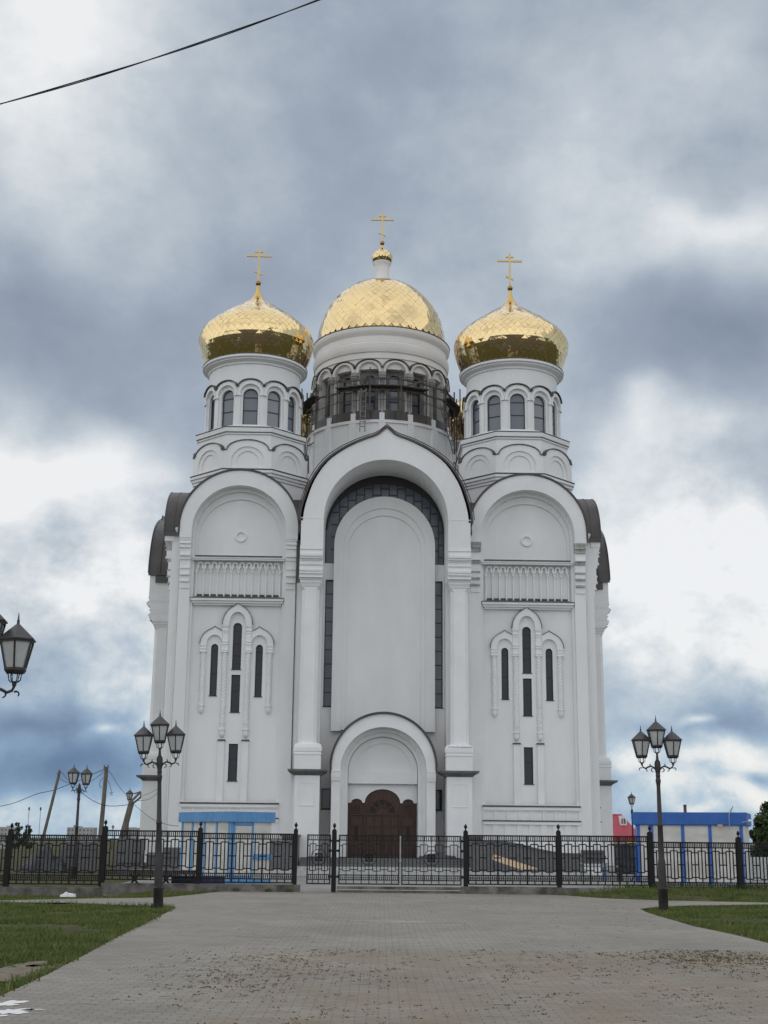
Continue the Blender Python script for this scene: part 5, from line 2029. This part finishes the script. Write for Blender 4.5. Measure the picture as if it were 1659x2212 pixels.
G_L = 'ornate street lamps around the church'
street_lamp('street_lamp', 'three-headed black street lamp leaning slightly on the left lawn in front of the blue kiosk', (-5.10, 31.64, 0.0), R(6), lean=-0.040, group=G_L)
street_lamp('street_lamp', 'three-headed black street lamp on the right lawn before the wide blue-roofed kiosk', (6.70, 32.5, 0.06), R(-3), lean=-0.003, group=G_L)
street_lamp('street_lamp', 'near lamp cut off by the left picture edge, only its lanterns and arm in view', (-5.08, 17.0, 0.13), R(8), lean=-0.01, group=G_L)
street_lamp('street_lamp', 'two-headed street lamp behind the fence between two leaning wooden poles', (-11.65, 52.0, 0.0), R(62), heads=('l', 'r'), group=G_L)
street_lamp('street_lamp', 'single-headed street lamp in front of the leaning pole beside the left church wall', (-15.75, 84.5, 0.0), 0, heads=('c',), group=G_L)
street_lamp('street_lamp', 'single-headed street lamp in front of the red-roofed house', (15.35, 82.7, 0.0), R(10), heads=('c',), group=G_L)
street_lamp('street_lamp', 'tiny far lantern peeping over the fence beside the leaning pole', (-46.0, 233.0, -1.1), 0, heads=('c',), group=G_L)

# ================================================================== KIOSKS
def kiosk(name, label, corner, ang, lr, lf, zwall, zroof, ztop, blue, posts_f, posts_r, door, z0):
    """corner = nearest corner; right face runs along ang, left face at right angles"""
    t = thing(name, label, 'kiosk', (corner[0], corner[1], z0), ang)
    b = MB()
    i = 0.10
    b.box(i, lr - i, i, lf - i, 0, zwall)
    for k in range(1, 8):
        pass
    b.build('wall', KWALL, t)
    b = MB()
    b.box(0, lr, 0, lf, zroof, ztop)
    b.box(0.03, lr - 0.03, 0.03, lf - 0.03, zwall, zroof)
    for q in range(int(lr / 0.2)):
        b.box(0.1 + q * 0.2, 0.112 + q * 0.2, -0.006, 0, zroof + 0.005, ztop - 0.005)
    for q in range(int(lf / 0.2)):
        b.box(-0.006, 0, 0.1 + q * 0.2, 0.112 + q * 0.2, zroof + 0.005, ztop - 0.005)
    b.build('roof', blue, t)
    w = 0.055
    for x in posts_r:
        b = MB()
        b.box(x - w, x + w, i - 0.025, i, 0.1, zwall)
        b.build('trim_post', blue, t)
    for y in posts_f:
        b = MB()
        b.box(i - 0.025, i, y - w, y + w, 0.1, zwall)
        b.build('trim_post', blue, t)
    b = MB()
    b.box(i - 0.02, lr - i + 0.02, i - 0.02, lf - i + 0.02, -0.1, 0.14)
    b.build('base_skirt', blue, t)
    if door:
        x0, x1 = door
        b = MB()
        b.box(x0, x0 + 0.07, i - 0.045, i - 0.001, 0.14, 2.06)
        b.box(x1 - 0.07, x1, i - 0.045, i - 0.001, 0.14, 2.06)
        b.box(x0, x1, i - 0.045, i - 0.001, 1.99, 2.06)
        b.box(x0 + 0.07, x1 - 0.07, i - 0.02, i - 0.001, 0.14, 1.99)
        d = b.build('door', [blue], t)
        b = MB()
        b.box(x0 + 0.08, x1 - 0.08, i - 0.03, i - 0.021, 0.25, 1.96)
        b.build('door_panel', KWALL, d)
        b = MB()
        b.box(x1 - 0.06, x1 - 0.01, i - 0.09, i - 0.046, 0.95, 1.02)
        b.build('handle', STEEL, d)
        b = MB()
        b.box(x1 + 0.02, lr - i, i - 0.05, i - 0.001, 0.82, 1.0)
        b.build('counter_flap', blue, t)
    return t


def kiosk_wall_mat():
    m = mat('kiosk_siding', (0.52, 0.50, 0.46), (0.68, 0.66, 0.62), scale=1.1, rough=0.6, stretch=(1, 1, 2.5))
    nt = m.node_tree
    b = nt.nodes['Principled BSDF']
    t = nt.nodes.new('ShaderNodeTexCoord')
    w = nt.nodes.new('ShaderNodeTexWave')
    w.wave_type = 'BANDS'
    w.bands_direction = 'Z'
    w.wave_profile = 'SAW'
    w.inputs['Scale'].default_value = 1.35
    nt.links.new(t.outputs['Object'], w.inputs['Vector'])
    bp = nt.nodes.new('ShaderNodeBump')
    bp.inputs['Strength'].default_value = 0.5
    bp.inputs['Distance'].default_value = 0.02
    nt.links.new(w.outputs['Fac'], bp.inputs['Height'])
    nt.links.new(bp.outputs[0], b.inputs['Normal'])
    return m


KWALL = kiosk_wall_mat()
kiosk('kiosk', 'small white kiosk with pale blue roof band and door behind the left fence', (-5.30, 47.5), R(38), 1.92, 3.6, 2.09, 2.10, 2.45, KB, (0.16, 1.0, 1.85, 2.7, 3.44), (0.17, 1.0), (0.22, 1.05), 0.0)
kR = kiosk('kiosk', 'long white kiosk with deep blue roof band and posts behind the right fence', (8.62, 46.4), R(-18), 3.78, 3.2, 2.03, 2.06, 2.46, KB2, (0.16, 1.6, 3.0), (0.17, 0.62, 1.66, 2.56, 3.58), None, 0.08)
# fittings of the right kiosk
t = thing('chimney_pipe', 'short brown pipe sticking up from the blue kiosk roof', 'pipe', kR.matrix_world @ Vector((0, 0, 0)))
t.location = (10.55, 46.9, 2.45)
b = MB()
b.lathe([(0.055, -0.05), (0.055, 0.34), (0.065, 0.345), (0.065, 0.37), (0.05, 0.37)], 0, 0, 12)
b.build('pipe', SCAFW, t, smooth=40)
t = thing('antenna', 'bent rod antenna on the right end of the blue kiosk roof', 'antenna', (11.62, 45.3, 2.42))
b = MB()
b.tube([(0, -0.12, -0.45), (0, -0.12, 0.02), (0.03, -0.1, 0.1), (0.10, -0.1, 0.25)], 0.012, 6)
b.build('mast', STEEL, t)
b = MB()
b.bar((0.05, -0.1, 0.10), (0.15, -0.1, 0.31), 0.03, 0.02)
b.build('element', STEEL, t)
t = thing('wall_box', 'small beige junction box under the blue kiosk roof', 'junction box', (11.36, 45.42, 2.08))
b = MB()
b.box(-0.08, 0.08, -0.06, 0.02, -0.05, 0.06)
b.box(-0.07, 0.07, -0.065, -0.06, -0.04, 0.05)
b.build('housing', PLANKW, t)
t = thing('area_light', 'small white lamp on an arm at the right end of the blue kiosk roof', 'lamp', (12.25, 45.2, 2.26))
b = MB()
b.tube([(-0.2, 0, -0.05), (-0.08, 0, -0.02), (0, 0, 0.0)], 0.015, 6)
b.build('arm', STEEL, t)
b = MB()
b.lathe([(0.01, -0.02), (0.05, -0.015), (0.06, 0.02), (0.03, 0.05), (0.01, 0.055)], 0.06, 0, 12)
b.build('lamp_head', WHITE, t, smooth=50)

# ================================================================== POLES, WIRES
def pole(label, p0, p1, r0, r1, extra=()):
    t = thing('wooden_pole', label, 'pole', p0)
    b = MB()
    d = Vector(p1) - Vector(p0)
    b.tube([Vector((0, 0, 0)) + d * q for q in (-0.08, 0.3, 0.6, 1.0)], r0, 12, r1)
    b.build('shaft', WOODP, t, smooth=50)
    for (a, c_, w, nm) in extra:
        b = MB()
        b.bar(Vector(a) - Vector(p0), Vector(c_) - Vector(p0), w, w * 0.6)
        b.build(nm, WOODP, t)
    return t


pole('thin leaning wooden pole, leftmost behind the fence', (-15.17, 60, 0), (-14.36, 60, 4.34), 0.08, 0.062, [((-14.42, 59.9, 4.2), (-14.34, 59.9, 4.40), 0.07, 'top_block')])
pole('thick grey wooden pole with trailing wires behind the fence post', (-12.42, 60, 0), (-12.28, 60, 4.56), 0.12, 0.088, [((-12.36, 59.88, 4.4), (-12.36, 59.88, 4.63), 0.05, 'top_block'), ((-12.21, 59.9, 4.4), (-12.20, 59.9, 4.64), 0.05, 'top_block')])
pole('strongly tilted weathered pole with a broken bracket beside the church', (-11.80, 60.3, 0), (-11.13, 60.3, 3.08), 0.16, 0.13, [((-11.18, 60.1, 3.0), (-10.74, 60.1, 3.46), 0.10, 'bracket'), ((-11.08, 60.3, 2.98), (-10.73, 60.3, 3.26), 0.08, 'bracket'), ((-11.03, 60.2, 3.40), (-10.72, 60.2, 3.50), 0.06, 'bracket'), ((-10.74, 60.2, 3.22), (-10.72, 60.2, 3.46), 0.05, 'bracket')])
W = {
    'long sagging wire running left from the thick pole out of the picture': [(-12.37, 60.0, 4.45), (-12.96, 60.0, 4.2), (-13.43, 60.0, 3.96), (-13.85, 60.0, 3.8), (-14.6, 60.0, 3.51), (-15.27, 60.0, 3.36), (-15.97, 60.0, 3.07), (-16.44, 60.0, 2.9), (-17.19, 60.0, 2.75), (-19, 60, 2.5)],
    'wire strung between the thick pole and the thin leaning pole': [(-12.39, 60.0, 4.34), (-12.66, 60.0, 4.12), (-12.94, 60.0, 3.93), (-13.44, 60.0, 3.73), (-13.85, 60.0, 3.83), (-14.1, 60.0, 3.89), (-14.33, 60.0, 4.03)],
    'wire dropping from the tip of the thin leaning pole': [(-14.31, 60.02, 4.32), (-14.17, 60.02, 4.19), (-14.01, 60.02, 4.0), (-13.83, 60.02, 3.84)],
    'slack wire hanging low between the lamp and the tilted pole': [(-13.6, 60.0, 3.66), (-13.24, 60.0, 3.36), (-12.84, 60.0, 3.1), (-12.45, 59.85, 2.94), (-12.11, 60.0, 2.86), (-11.72, 60.0, 2.86), (-11.25, 60.1, 2.92)],
    'wire falling steeply from the thick pole to the tilted pole': [(-12.18, 60.0, 4.37), (-11.99, 60.0, 4.16), (-11.78, 60.0, 3.84), (-11.42, 60.0, 3.42), (-11.1, 60.1, 3.15)],
    'wire running down from the tilted pole to the small kiosk': [(-11.03, 60.0, 2.98), (-10.65, 60.0, 2.68), (-9.31, 55.0, 2.27), (-8.05, 50.6, 2.02), (-7.53, 50.4, 1.95)],
    'loose loop of wire on the left of the thick pole': [(-12.4, 60.0, 4.08), (-12.53, 60.0, 3.91), (-12.54, 60.0, 3.74), (-12.42, 60.0, 3.61)],
    'loose hooked wire end on the right of the thick pole': [(-12.17, 60.0, 3.96), (-12.07, 60.0, 3.7), (-12.0, 60.0, 3.46), (-11.96, 60.0, 3.31), (-12.07, 60.0, 3.43), (-11.9, 60, 3.45)],
    'upper wire from the broken bracket to the church wall': [(-10.76, 60.1, 3.26), (-10.6, 62.5, 3.57), (-10.72, 66.0, 4.0)],
    'lower wire from the broken bracket to the church wall': [(-10.82, 60.1, 3.1), (-10.7, 62.5, 3.25), (-10.70, 66.0, 3.85)],
}
for lab, pts in W.items():
    fine = []
    P = [Vector(p) for p in pts]
    for i in range(len(P) - 1):
        p0, p1, p2, p3 = P[max(i - 1, 0)], P[i], P[i + 1], P[min(i + 2, len(P) - 1)]
        for s in range(4):
            t_ = s / 4
            fine.append(0.5 * (2 * p1 + (p2 - p0) * t_ + (2 * p0 - 5 * p1 + 4 * p2 - p3) * t_ * t_ + (3 * p1 - p0 - 3 * p2 + p3) * t_ ** 3))
    fine.append(P[-1])
    b = MB()
    b.tube(fine, 0.014 if 'long' in lab or 'slack' in lab else 0.010, 5)
    b.build('wire', CABLE, None, tags=dict(label=lab, category='wire', group='loose wires on the wooden poles'))

# overhead cable across the upper left, two twisted strands
b = MB()
p0, p1 = Vector((-8.6, 20.0, 12.80)), Vector((1.8, 20.0, 16.95))
n = 90
for ph in (0.0, PI):
    pts = []
    for i in range(n + 1):
        t_ = i / n
        p = p0.lerp(p1, t_)
        p = p + Vector((0, 0, -0.34 * 4 * t_ * (1 - t_) + 0.17))
        a = 2 * PI * t_ * 2.2 + ph + 0.9
        p = p + Vector((-0.37 * math.sin(a), math.cos(a), 0.93 * math.sin(a))) * 0.0115
        pts.append(p)
    b.tube(pts, 0.0105, 6)
b.build('overhead_cable', CABLE, None, smooth=60, tags=dict(label='dark twisted overhead cable crossing the upper left sky', category='cable'))

# ================================================================== THINGS IN THE CHURCH YARD
def stack(name, label, cat, x0, x1, y0, y1, z0, z1, n, mt, seed, part_name='slab', jit=0.04, group=None):
    t = thing(name, label, cat, ((x0 + x1) / 2, (y0 + y1) / 2, z0), 0, group)
    rr = random.Random(seed)
    h = (z1 - z0) / n
    for k in range(n):
        b = MB()
        dx, dy = rr.uniform(-jit, jit), rr.uniform(-jit, jit)
        w, d = (x1 - x0) / 2, (y1 - y0) / 2
        b.box(-w + dx, w + dx, -d + dy, d + dy, k * h + 0.006, (k + 1) * h)
        b.build(part_name, mt, t)
    return t


stack('slab_pallet', 'dark stack of granite slabs just left of the small kiosk', 'stone stack', -8.75, -8.10, 54.6, 55.3, 0.0, 1.14, 6, GRANITE, 1)
stack('slab_pallet', 'tall dark granite stack behind the fence at the foot of the tilted pole', 'stone stack', -10.95, -9.90, 56.6, 57.2, 0.0, 1.47, 3, GRANITE, 2)
stack('slab_pallet', 'flat stack of dark boards beside the end of the ramp wall', 'stone stack', 7.70, 8.52, 51.6, 52.3, 0.75, 1.22, 5, GRANITE, 3)
stack('block_row', 'row of pale concrete blocks at the right picture edge behind the fence', 'concrete blocks', 13.1, 17.2, 58, 58.5, 0.0, 0.95, 2, GRANITE_L, 4, 'course', 0.1)
# trestle carrying the boards
t = thing('trestle', 'blue and grey metal trestle holding the flat stack of boards', 'trestle', (8.1, 52, 0))
for x in (-0.42, 0.42):
    for y in (-0.3, 0.3):
        b = MB()
        b.bar((x, y, 0.0), (x, y, 0.75), 0.06)
        b.build('leg', STEEL if x < 0 else KB, t)
b = MB()
b.box(-0.5, 0.5, -0.38, 0.38, 0.70, 0.75)
b.box(-0.46, 2.0, -0.4, -0.34, 0.60, 0.66)
b.build('frame', STEEL, t)
# dark container with blue post
t = thing('waste_container', 'dark grey waste container with yellow bags on top behind the right fence', 'container', (9.5, 52, 0))
b = MB()
b.box(-0.52, 0.55, -0.4, 0.4, 0.35, 1.44)
b.box(-0.57, 0.60, -0.45, 0.45, 1.38, 1.47)
for k in range(7):
    b.box(-0.47 + k * 0.15, -0.42 + k * 0.15, -0.43, -0.4, 0.38, 1.37)
b.build('bin_body', TARP, t)
for x in (-0.4, 0.42):
    b = MB()
    b.box(x - 0.06, x + 0.06, -0.3, 0.3, 0.0, 0.36)
    b.build('skid', SLABM, t)
YEL = mat('yellow_bag', (0.45, 0.32, 0.03), (0.55, 0.42, 0.06), scale=5, rough=0.5)
for i, (x, s) in enumerate(((0.05, 0.2), (0.4, 0.13))):
    b = MB()
    b.lathe([(0.01, 0), (s * 0.9, 0.01), (s, 0.04), (s * 0.7, 0.08), (0.01, 0.09)], 9.5 + x, 51.9, 12)
    o = b.build('bag', YEL, None, smooth=60, tags=dict(label=('larger' if i == 0 else 'smaller') + ' yellow bag lying on top of the dark waste container', category='bag'))
    o.location.z = 1.472
t = thing('blue_post', 'thin blue steel post on a spread foot in front of the waste container', 'post', (9.57, 51.0, 0))
b = MB()
b.bar((0, 0, 0), (0, 0, 1.45), 0.09)
b.build('shaft', KB2, t)
for dx in (-0.32, 0.3):
    b = MB()
    b.bar((dx, 0, 0.02), (0, 0, 0.38), 0.05)
    b.build('foot', KB2, t)
# timber leaning against the ramp
t = thing('plank', 'fresh yellow board propped aslant against the granite ramp wall', 'board', (5.3, 55.0, 0))
b = MB()
vs = [(-0.75, 0.05, 0.97), (-0.80, -0.25, 0.78), (0.30, -0.55, 0.42), (0.97, -0.35, 0.44)]
top_ = [Vector(v) + Vector((0.0, 0.03, 0.035)) for v in vs]
b.add(vs + top_, [(3, 2, 1, 0), (4, 5, 6, 7), (0, 1, 5, 4), (1, 2, 6, 5), (2, 3, 7, 6), (3, 0, 4, 7)])
b.build('board_face', PLANKW, t)
b = MB()
b.bar((-0.72, 0.25, 0.38), (-0.72, 0.25, 0.90), 0.07)
b.build('prop', SCAFW, t)
# work table
t = thing('work_table', 'long low wooden table on dark trestle legs behind the left fence', 'table', (-7.0, 44.0, 0))
b = MB()
b.box(-1.05, 1.08, -0.35, 0.35, 0.47, 0.53)
b.box(-1.02, 1.05, -0.33, 0.33, 0.40, 0.47)
b.build('table_top', WOODP, t)
for x in (-0.85, 0.15, 0.9):
    for s in (-1, 1):
        b = MB()
        b.bar((x - 0.2 * s, -0.25, 0.0), (x + 0.16 * s, -0.25, 0.42), 0.06)
        b.build('leg', IRON, t)
b = MB()
b.box(-0.25, 1.45, -0.1, 0.3, 0.0, 0.34)
for k in range(5):
    b.box(-0.2 + k * 0.33, -0.15 + k * 0.33, -0.13, -0.1, 0.02, 0.32)
o = b.build('crate', DKBLUE, None, tags=dict(label='dark blue long box under the work table behind the left fence', category='crate'))
o.location = (-6.5, 44.3, 0.0)


def heap(name, label, cat, c, sx, sy, h, mt, seed):
    b = MB()
    rr = random.Random(seed)
    nx, ny = 26, 14
    vs, fs = [], []
    ph = [rr.uniform(0, 6) for _ in range(6)]
    for j in range(ny + 1):
        for i in range(nx + 1):
            u, v = i / nx * 2 - 1, j / ny * 2 - 1
            e = max(0.0, 1 - u * u) ** 0.6 * max(0.0, 1 - v * v) ** 0.6
            z = h * e * (0.72 + 0.16 * math.sin(5 * u + ph[0]) + 0.12 * math.sin(9 * u + 4 * v + ph[1])) + rr.uniform(0, 0.05) * (e > 0)
            vs.append((u * sx, v * sy, z))
    for j in range(ny):
        for i in range(nx):
            a = j * (nx + 1) + i
            fs.append((a, a + 1, a + nx + 2, a + nx + 1))
    b.add(vs, fs)
    o = b.build(name, mt, None, tags=dict(label=label, category=cat))
    o.location = c
    return o


heap('tarpaulin_heap', 'low dark heap under a tarpaulin behind the leftmost fence panel', 'heap', (-14.9, 60.5, 0.0), 1.0, 0.7, 1.25, TARP, 4)
stack('slab_pallet', 'broad dark stone stack behind the lower left fence panel, between the poles', 'stone stack', -14.2, -12.55, 60.6, 61.6, 0, 1.3, 4, GRANITE, 9)
heap('plastic_sheet', 'dark crumpled plastic sheet lying on the church steps right of the door', 'sheet', chw(2.45, -2.2, 0.74), 0.85, 0.28, 0.24, TARP, 8)
# white plastic bag
b = MB()
rr = random.Random(2)
prof = []
o = heap('plastic_bag', 'crumpled white plastic bag on the grass under the left fence', 'bag', (-9.0, 39.6, -0.14), 0.22, 0.11, 0.11, BAGM, 12)
heap('plastic_bag', 'wrinkled plastic sheet draped over the right column pedestal', 'sheet', chw(3.5, -1.45, 5.62), 0.55, 0.30, 0.16, BAGM, 15)

# ================================================================== RED-ROOFED HOUSE
t = thing('house', 'small house with bright red tiled roof behind the right church corner', 'house', (13.6, 96, 0))
b = MB()
b.box(-6, 4.2, 0, 6, 0, 1.7)
b.build('wall', KW, t)
b = MB()
ridge_z, eave_z = 3.46, 1.55
# main slope with a hipped right end
v = [(-7, -0.5, eave_z), (4.72, -0.5, eave_z), (4.72, -0.5, 1.9), (3.98, 3, ridge_z), (-7, 3, ridge_z), (4.72, 6.5, eave_z), (-7, 6.5, eave_z)]
b.add(v, [(0, 1, 2), (0, 2, 3, 4), (1, 5, 3, 2), (5, 6, 4, 3), (0, 4, 6), (0, 6, 5, 1)])
for k in range(14):
    z = eave_z + 0.05 + k * 0.135
    f_ = (z - eave_z) / (ridge_z - eave_z)
    b.box(-7, 4.70 - 0.72 * f_, -0.53 + 3.5 * f_, -0.49 + 3.5 * f_, z, z + 0.02)
b.build('roof', REDR, t)
d = MB()
d.slab([(3.55, 2.62), (4.05, 2.62), (4.05, 3.0), (3.85, 3.32), (3.72, 3.32)], [], 1.2, 3.0, back=True)
dm = d.build('dormer', WHITE, t)
d = MB()
d.box(3.66, 3.76, 1.18, 1.2, 2.74, 3.1)
d.box(3.82, 3.95, 1.18, 1.2, 2.74, 3.1)
d.build('dormer_window', BUILD2, dm)

# ================================================================== FAR BUILDINGS AND MASTS
def block(label, x0, x1, y, zt, floors, seed, roofbits):
    t = thing('apartment_block', label, 'building', ((x0 + x1) / 2, y, -12))
    w = (x1 - x0) / 2
    b = MB()
    H_ = zt + 12
    b.box(-w, w, 0, 12, 0, H_)
    b.build('wall', BUILD, t)
    for k in range(floors):
        z = H_ - 1.9 - k * 2.6
        b = MB()
        n = max(3, int(2 * w / 2.2))
        for i in range(n):
            if random.random() < 0.85:
                x = -w + 2 * w * (i + 0.5) / n
                b.box(x - 0.5, x + 0.5, -0.04, 0, z - 0.6, z + 0.6)
        b.build('window_row', BUILD2, t)
    for i, (dx, ww, h) in enumerate(roofbits):
        b = MB()
        b.box(dx - ww, dx + ww, 2, 6, H_, H_ + h)
        b.build('roof_hut', BUILD, t)


block('far pale apartment block on the horizon between the two-headed lamp and thin pole', -208, -190.5, 900, 6.4, 4, 1, [(-4.2, 1.0, 1.5), (-1.6, 1.6, 0.8)])
block('far pale block at the left picture edge on the horizon', -262, -242.5, 900, 6.2, 4, 2, [(5.5, 2.0, 0.9)])
block('far grey block touching the left church wall on the horizon', -169.5, -160.5, 900, 6.5, 4, 3, [(0, 2, 0.3)])
for lab, x0, x1, zt in (('thin far radio mast, left one of the pair on the horizon', -65.03, -65.0, 6.5), ('thin far radio mast, right one of the pair on the horizon', -62.9, -62.85, 6.5)):
    t = thing('radio_mast', lab, 'mast', (x0, 250, -3.5))
    b = MB()
    b.tube([(0, 0, 0), (0, 0, zt + 3.5)], 0.075, 6, 0.05)
    b.build('shaft', STEEL, t)
    b = MB()
    b.lathe([(0.11, zt + 2.9), (0.16, zt + 3.0), (0.16, zt + 3.35), (0.1, zt + 3.5)], 0, 0, 8)
    b.build('antenna_head', SCAFW, t)


# ================================================================== TREES
def tree(label, x, y, h, wr, seed, leafm, dens=1.0, trunk=0.25, base=None, leaf=0.3, group='trees behind the church yard'):
    z0 = gz(x, y) - 0.1
    t = thing('tree', label, 'tree', (x, y, z0), 0, group)
    rr = random.Random(seed)
    b = MB()
    b.tube([(0, 0, 0), (rr.uniform(-.1, .1), 0, h * 0.3), (rr.uniform(-.2, .2), 0, h * 0.62), (rr.uniform(-.2, .2), 0, h * 0.85)], trunk, 8, trunk * 0.25)
    for k in range(7):
        a = rr.uniform(0, 2 * PI)
        zz = h * rr.uniform(0.25, 0.7)
        l = wr * rr.uniform(0.5, 0.85)
        b.tube([(0, 0, zz), (l * 0.5 * math.cos(a), l * 0.5 * math.sin(a), zz + l * 0.3), (l * math.cos(a), l * math.sin(a), zz + l * 0.7)], trunk * 0.35, 5, trunk * 0.08)
    b.build('trunk', BARK, t, smooth=60)
    # clumps
    V, F = [], []
    lo = h * (0.12 if base is None else base)
    cl = []
    for k in range(int(26 * dens)):
        f = rr.random()
        zc = lo + (h - lo) * f
        env = wr * (math.sin(PI * (0.15 + 0.80 * f)) ** 0.7)
        a = rr.uniform(0, 2 * PI)
        q = math.sqrt(rr.random()) * env * 0.85
        cl.append((q * math.cos(a), q * math.sin(a), zc, rr.uniform(0.22, 0.42) * wr))
    for (cx, cy, cz, cr) in cl:
        for _ in range(int(85 * dens)):
            d = Vector((rr.gauss(0, 1), rr.gauss(0, 1), rr.gauss(0, 0.8)))
            d = d.normalized() * cr * (0.55 + 0.5 * rr.random())
            p = Vector((cx, cy, cz)) + d
            if p.z < lo * 0.6: continue
            s = leaf * rr.uniform(0.5, 1.2)
            u = Vector((rr.gauss(0, 1), rr.gauss(0, 1), rr.gauss(0, 1))).normalized()
            w_ = u.orthogonal().normalized()
            i = len(V)
            V += [p - u * s * .5, p + w_ * s * .35, p + u * s * .5, p - w_ * s * .35]
            F.append((i, i + 1, i + 2, i + 3))
    me = bpy.data.meshes.new('crown')
    me.from_pydata(V, [], F)
    me.materials.append(leafm)
    o = bpy.data.objects.new('crown', me)
    COL.objects.link(o)
    o.parent = t
    return t


tree('tall dark broadleaf tree at the right picture edge', 40.6, 140, 6.3, 1.7, 1, LEAF, 1.0, leaf=0.30, base=0.1)
tree('dark round tree just right of the blue kiosk roof', 37.5, 132, 4.4, 1.4, 2, LEAF, 1.1, leaf=0.26, base=0.0)
tree('bushy olive tree beside the right end of the long kiosk', 34.0, 120, 3.7, 1.5, 3, LEAF2, 1.2, leaf=0.34, base=0.0)
tree('low dark tree at the far right behind the fence', 36.6, 127, 4.0, 1.8, 4, LEAF, 1.2, leaf=0.34, base=0.0)
tree('leafy dark shrub low at the right edge behind the concrete blocks', 19.2, 67, 2.2, 1.4, 12, LEAF, 1.0, leaf=0.25, base=0.0)
tree('olive shrub beside the right end of the long kiosk wall', 17.0, 66, 2.0, 1.1, 13, LEAF2, 1.0, leaf=0.25, base=0.0)
for i, (x, h, lab) in enumerate(((28.9, 4.2, 'small tree whose top shows beside the red roof'), (31.0, 4.3, 'treetop above the blue kiosk roof left of the right lamp post'), (32.6, 4.5, 'treetop above the blue kiosk roof just right of the lamp post'), (34.4, 4.4, 'narrow treetop above the kiosk roof left of the pipe'), (37.3, 4.35, 'treetop above the kiosk roof right of the pipe'), (38.6, 4.25, 'low treetop above the kiosk roof near the antenna'))):
    tree(lab, x * 1.0, 150, h, 1.3, 20 + i, LEAF, 0.7, 0.15, base=0.05, leaf=0.35)
for i, (x, y, h, lab) in enumerate(((-80.5, 300, 7.4, 'far dark tree on the left horizon by the thin pole'), (-78.0, 300, 6.9, 'far dark tree crowding the thin pole on the left horizon'), (-86.5, 300, 6.4, 'far small tree on the left horizon near the first fence post'))):
    tree(lab, x, y, h, 1.7, 40 + i, LEAF, 0.7, 0.2, base=0.1, leaf=0.5)
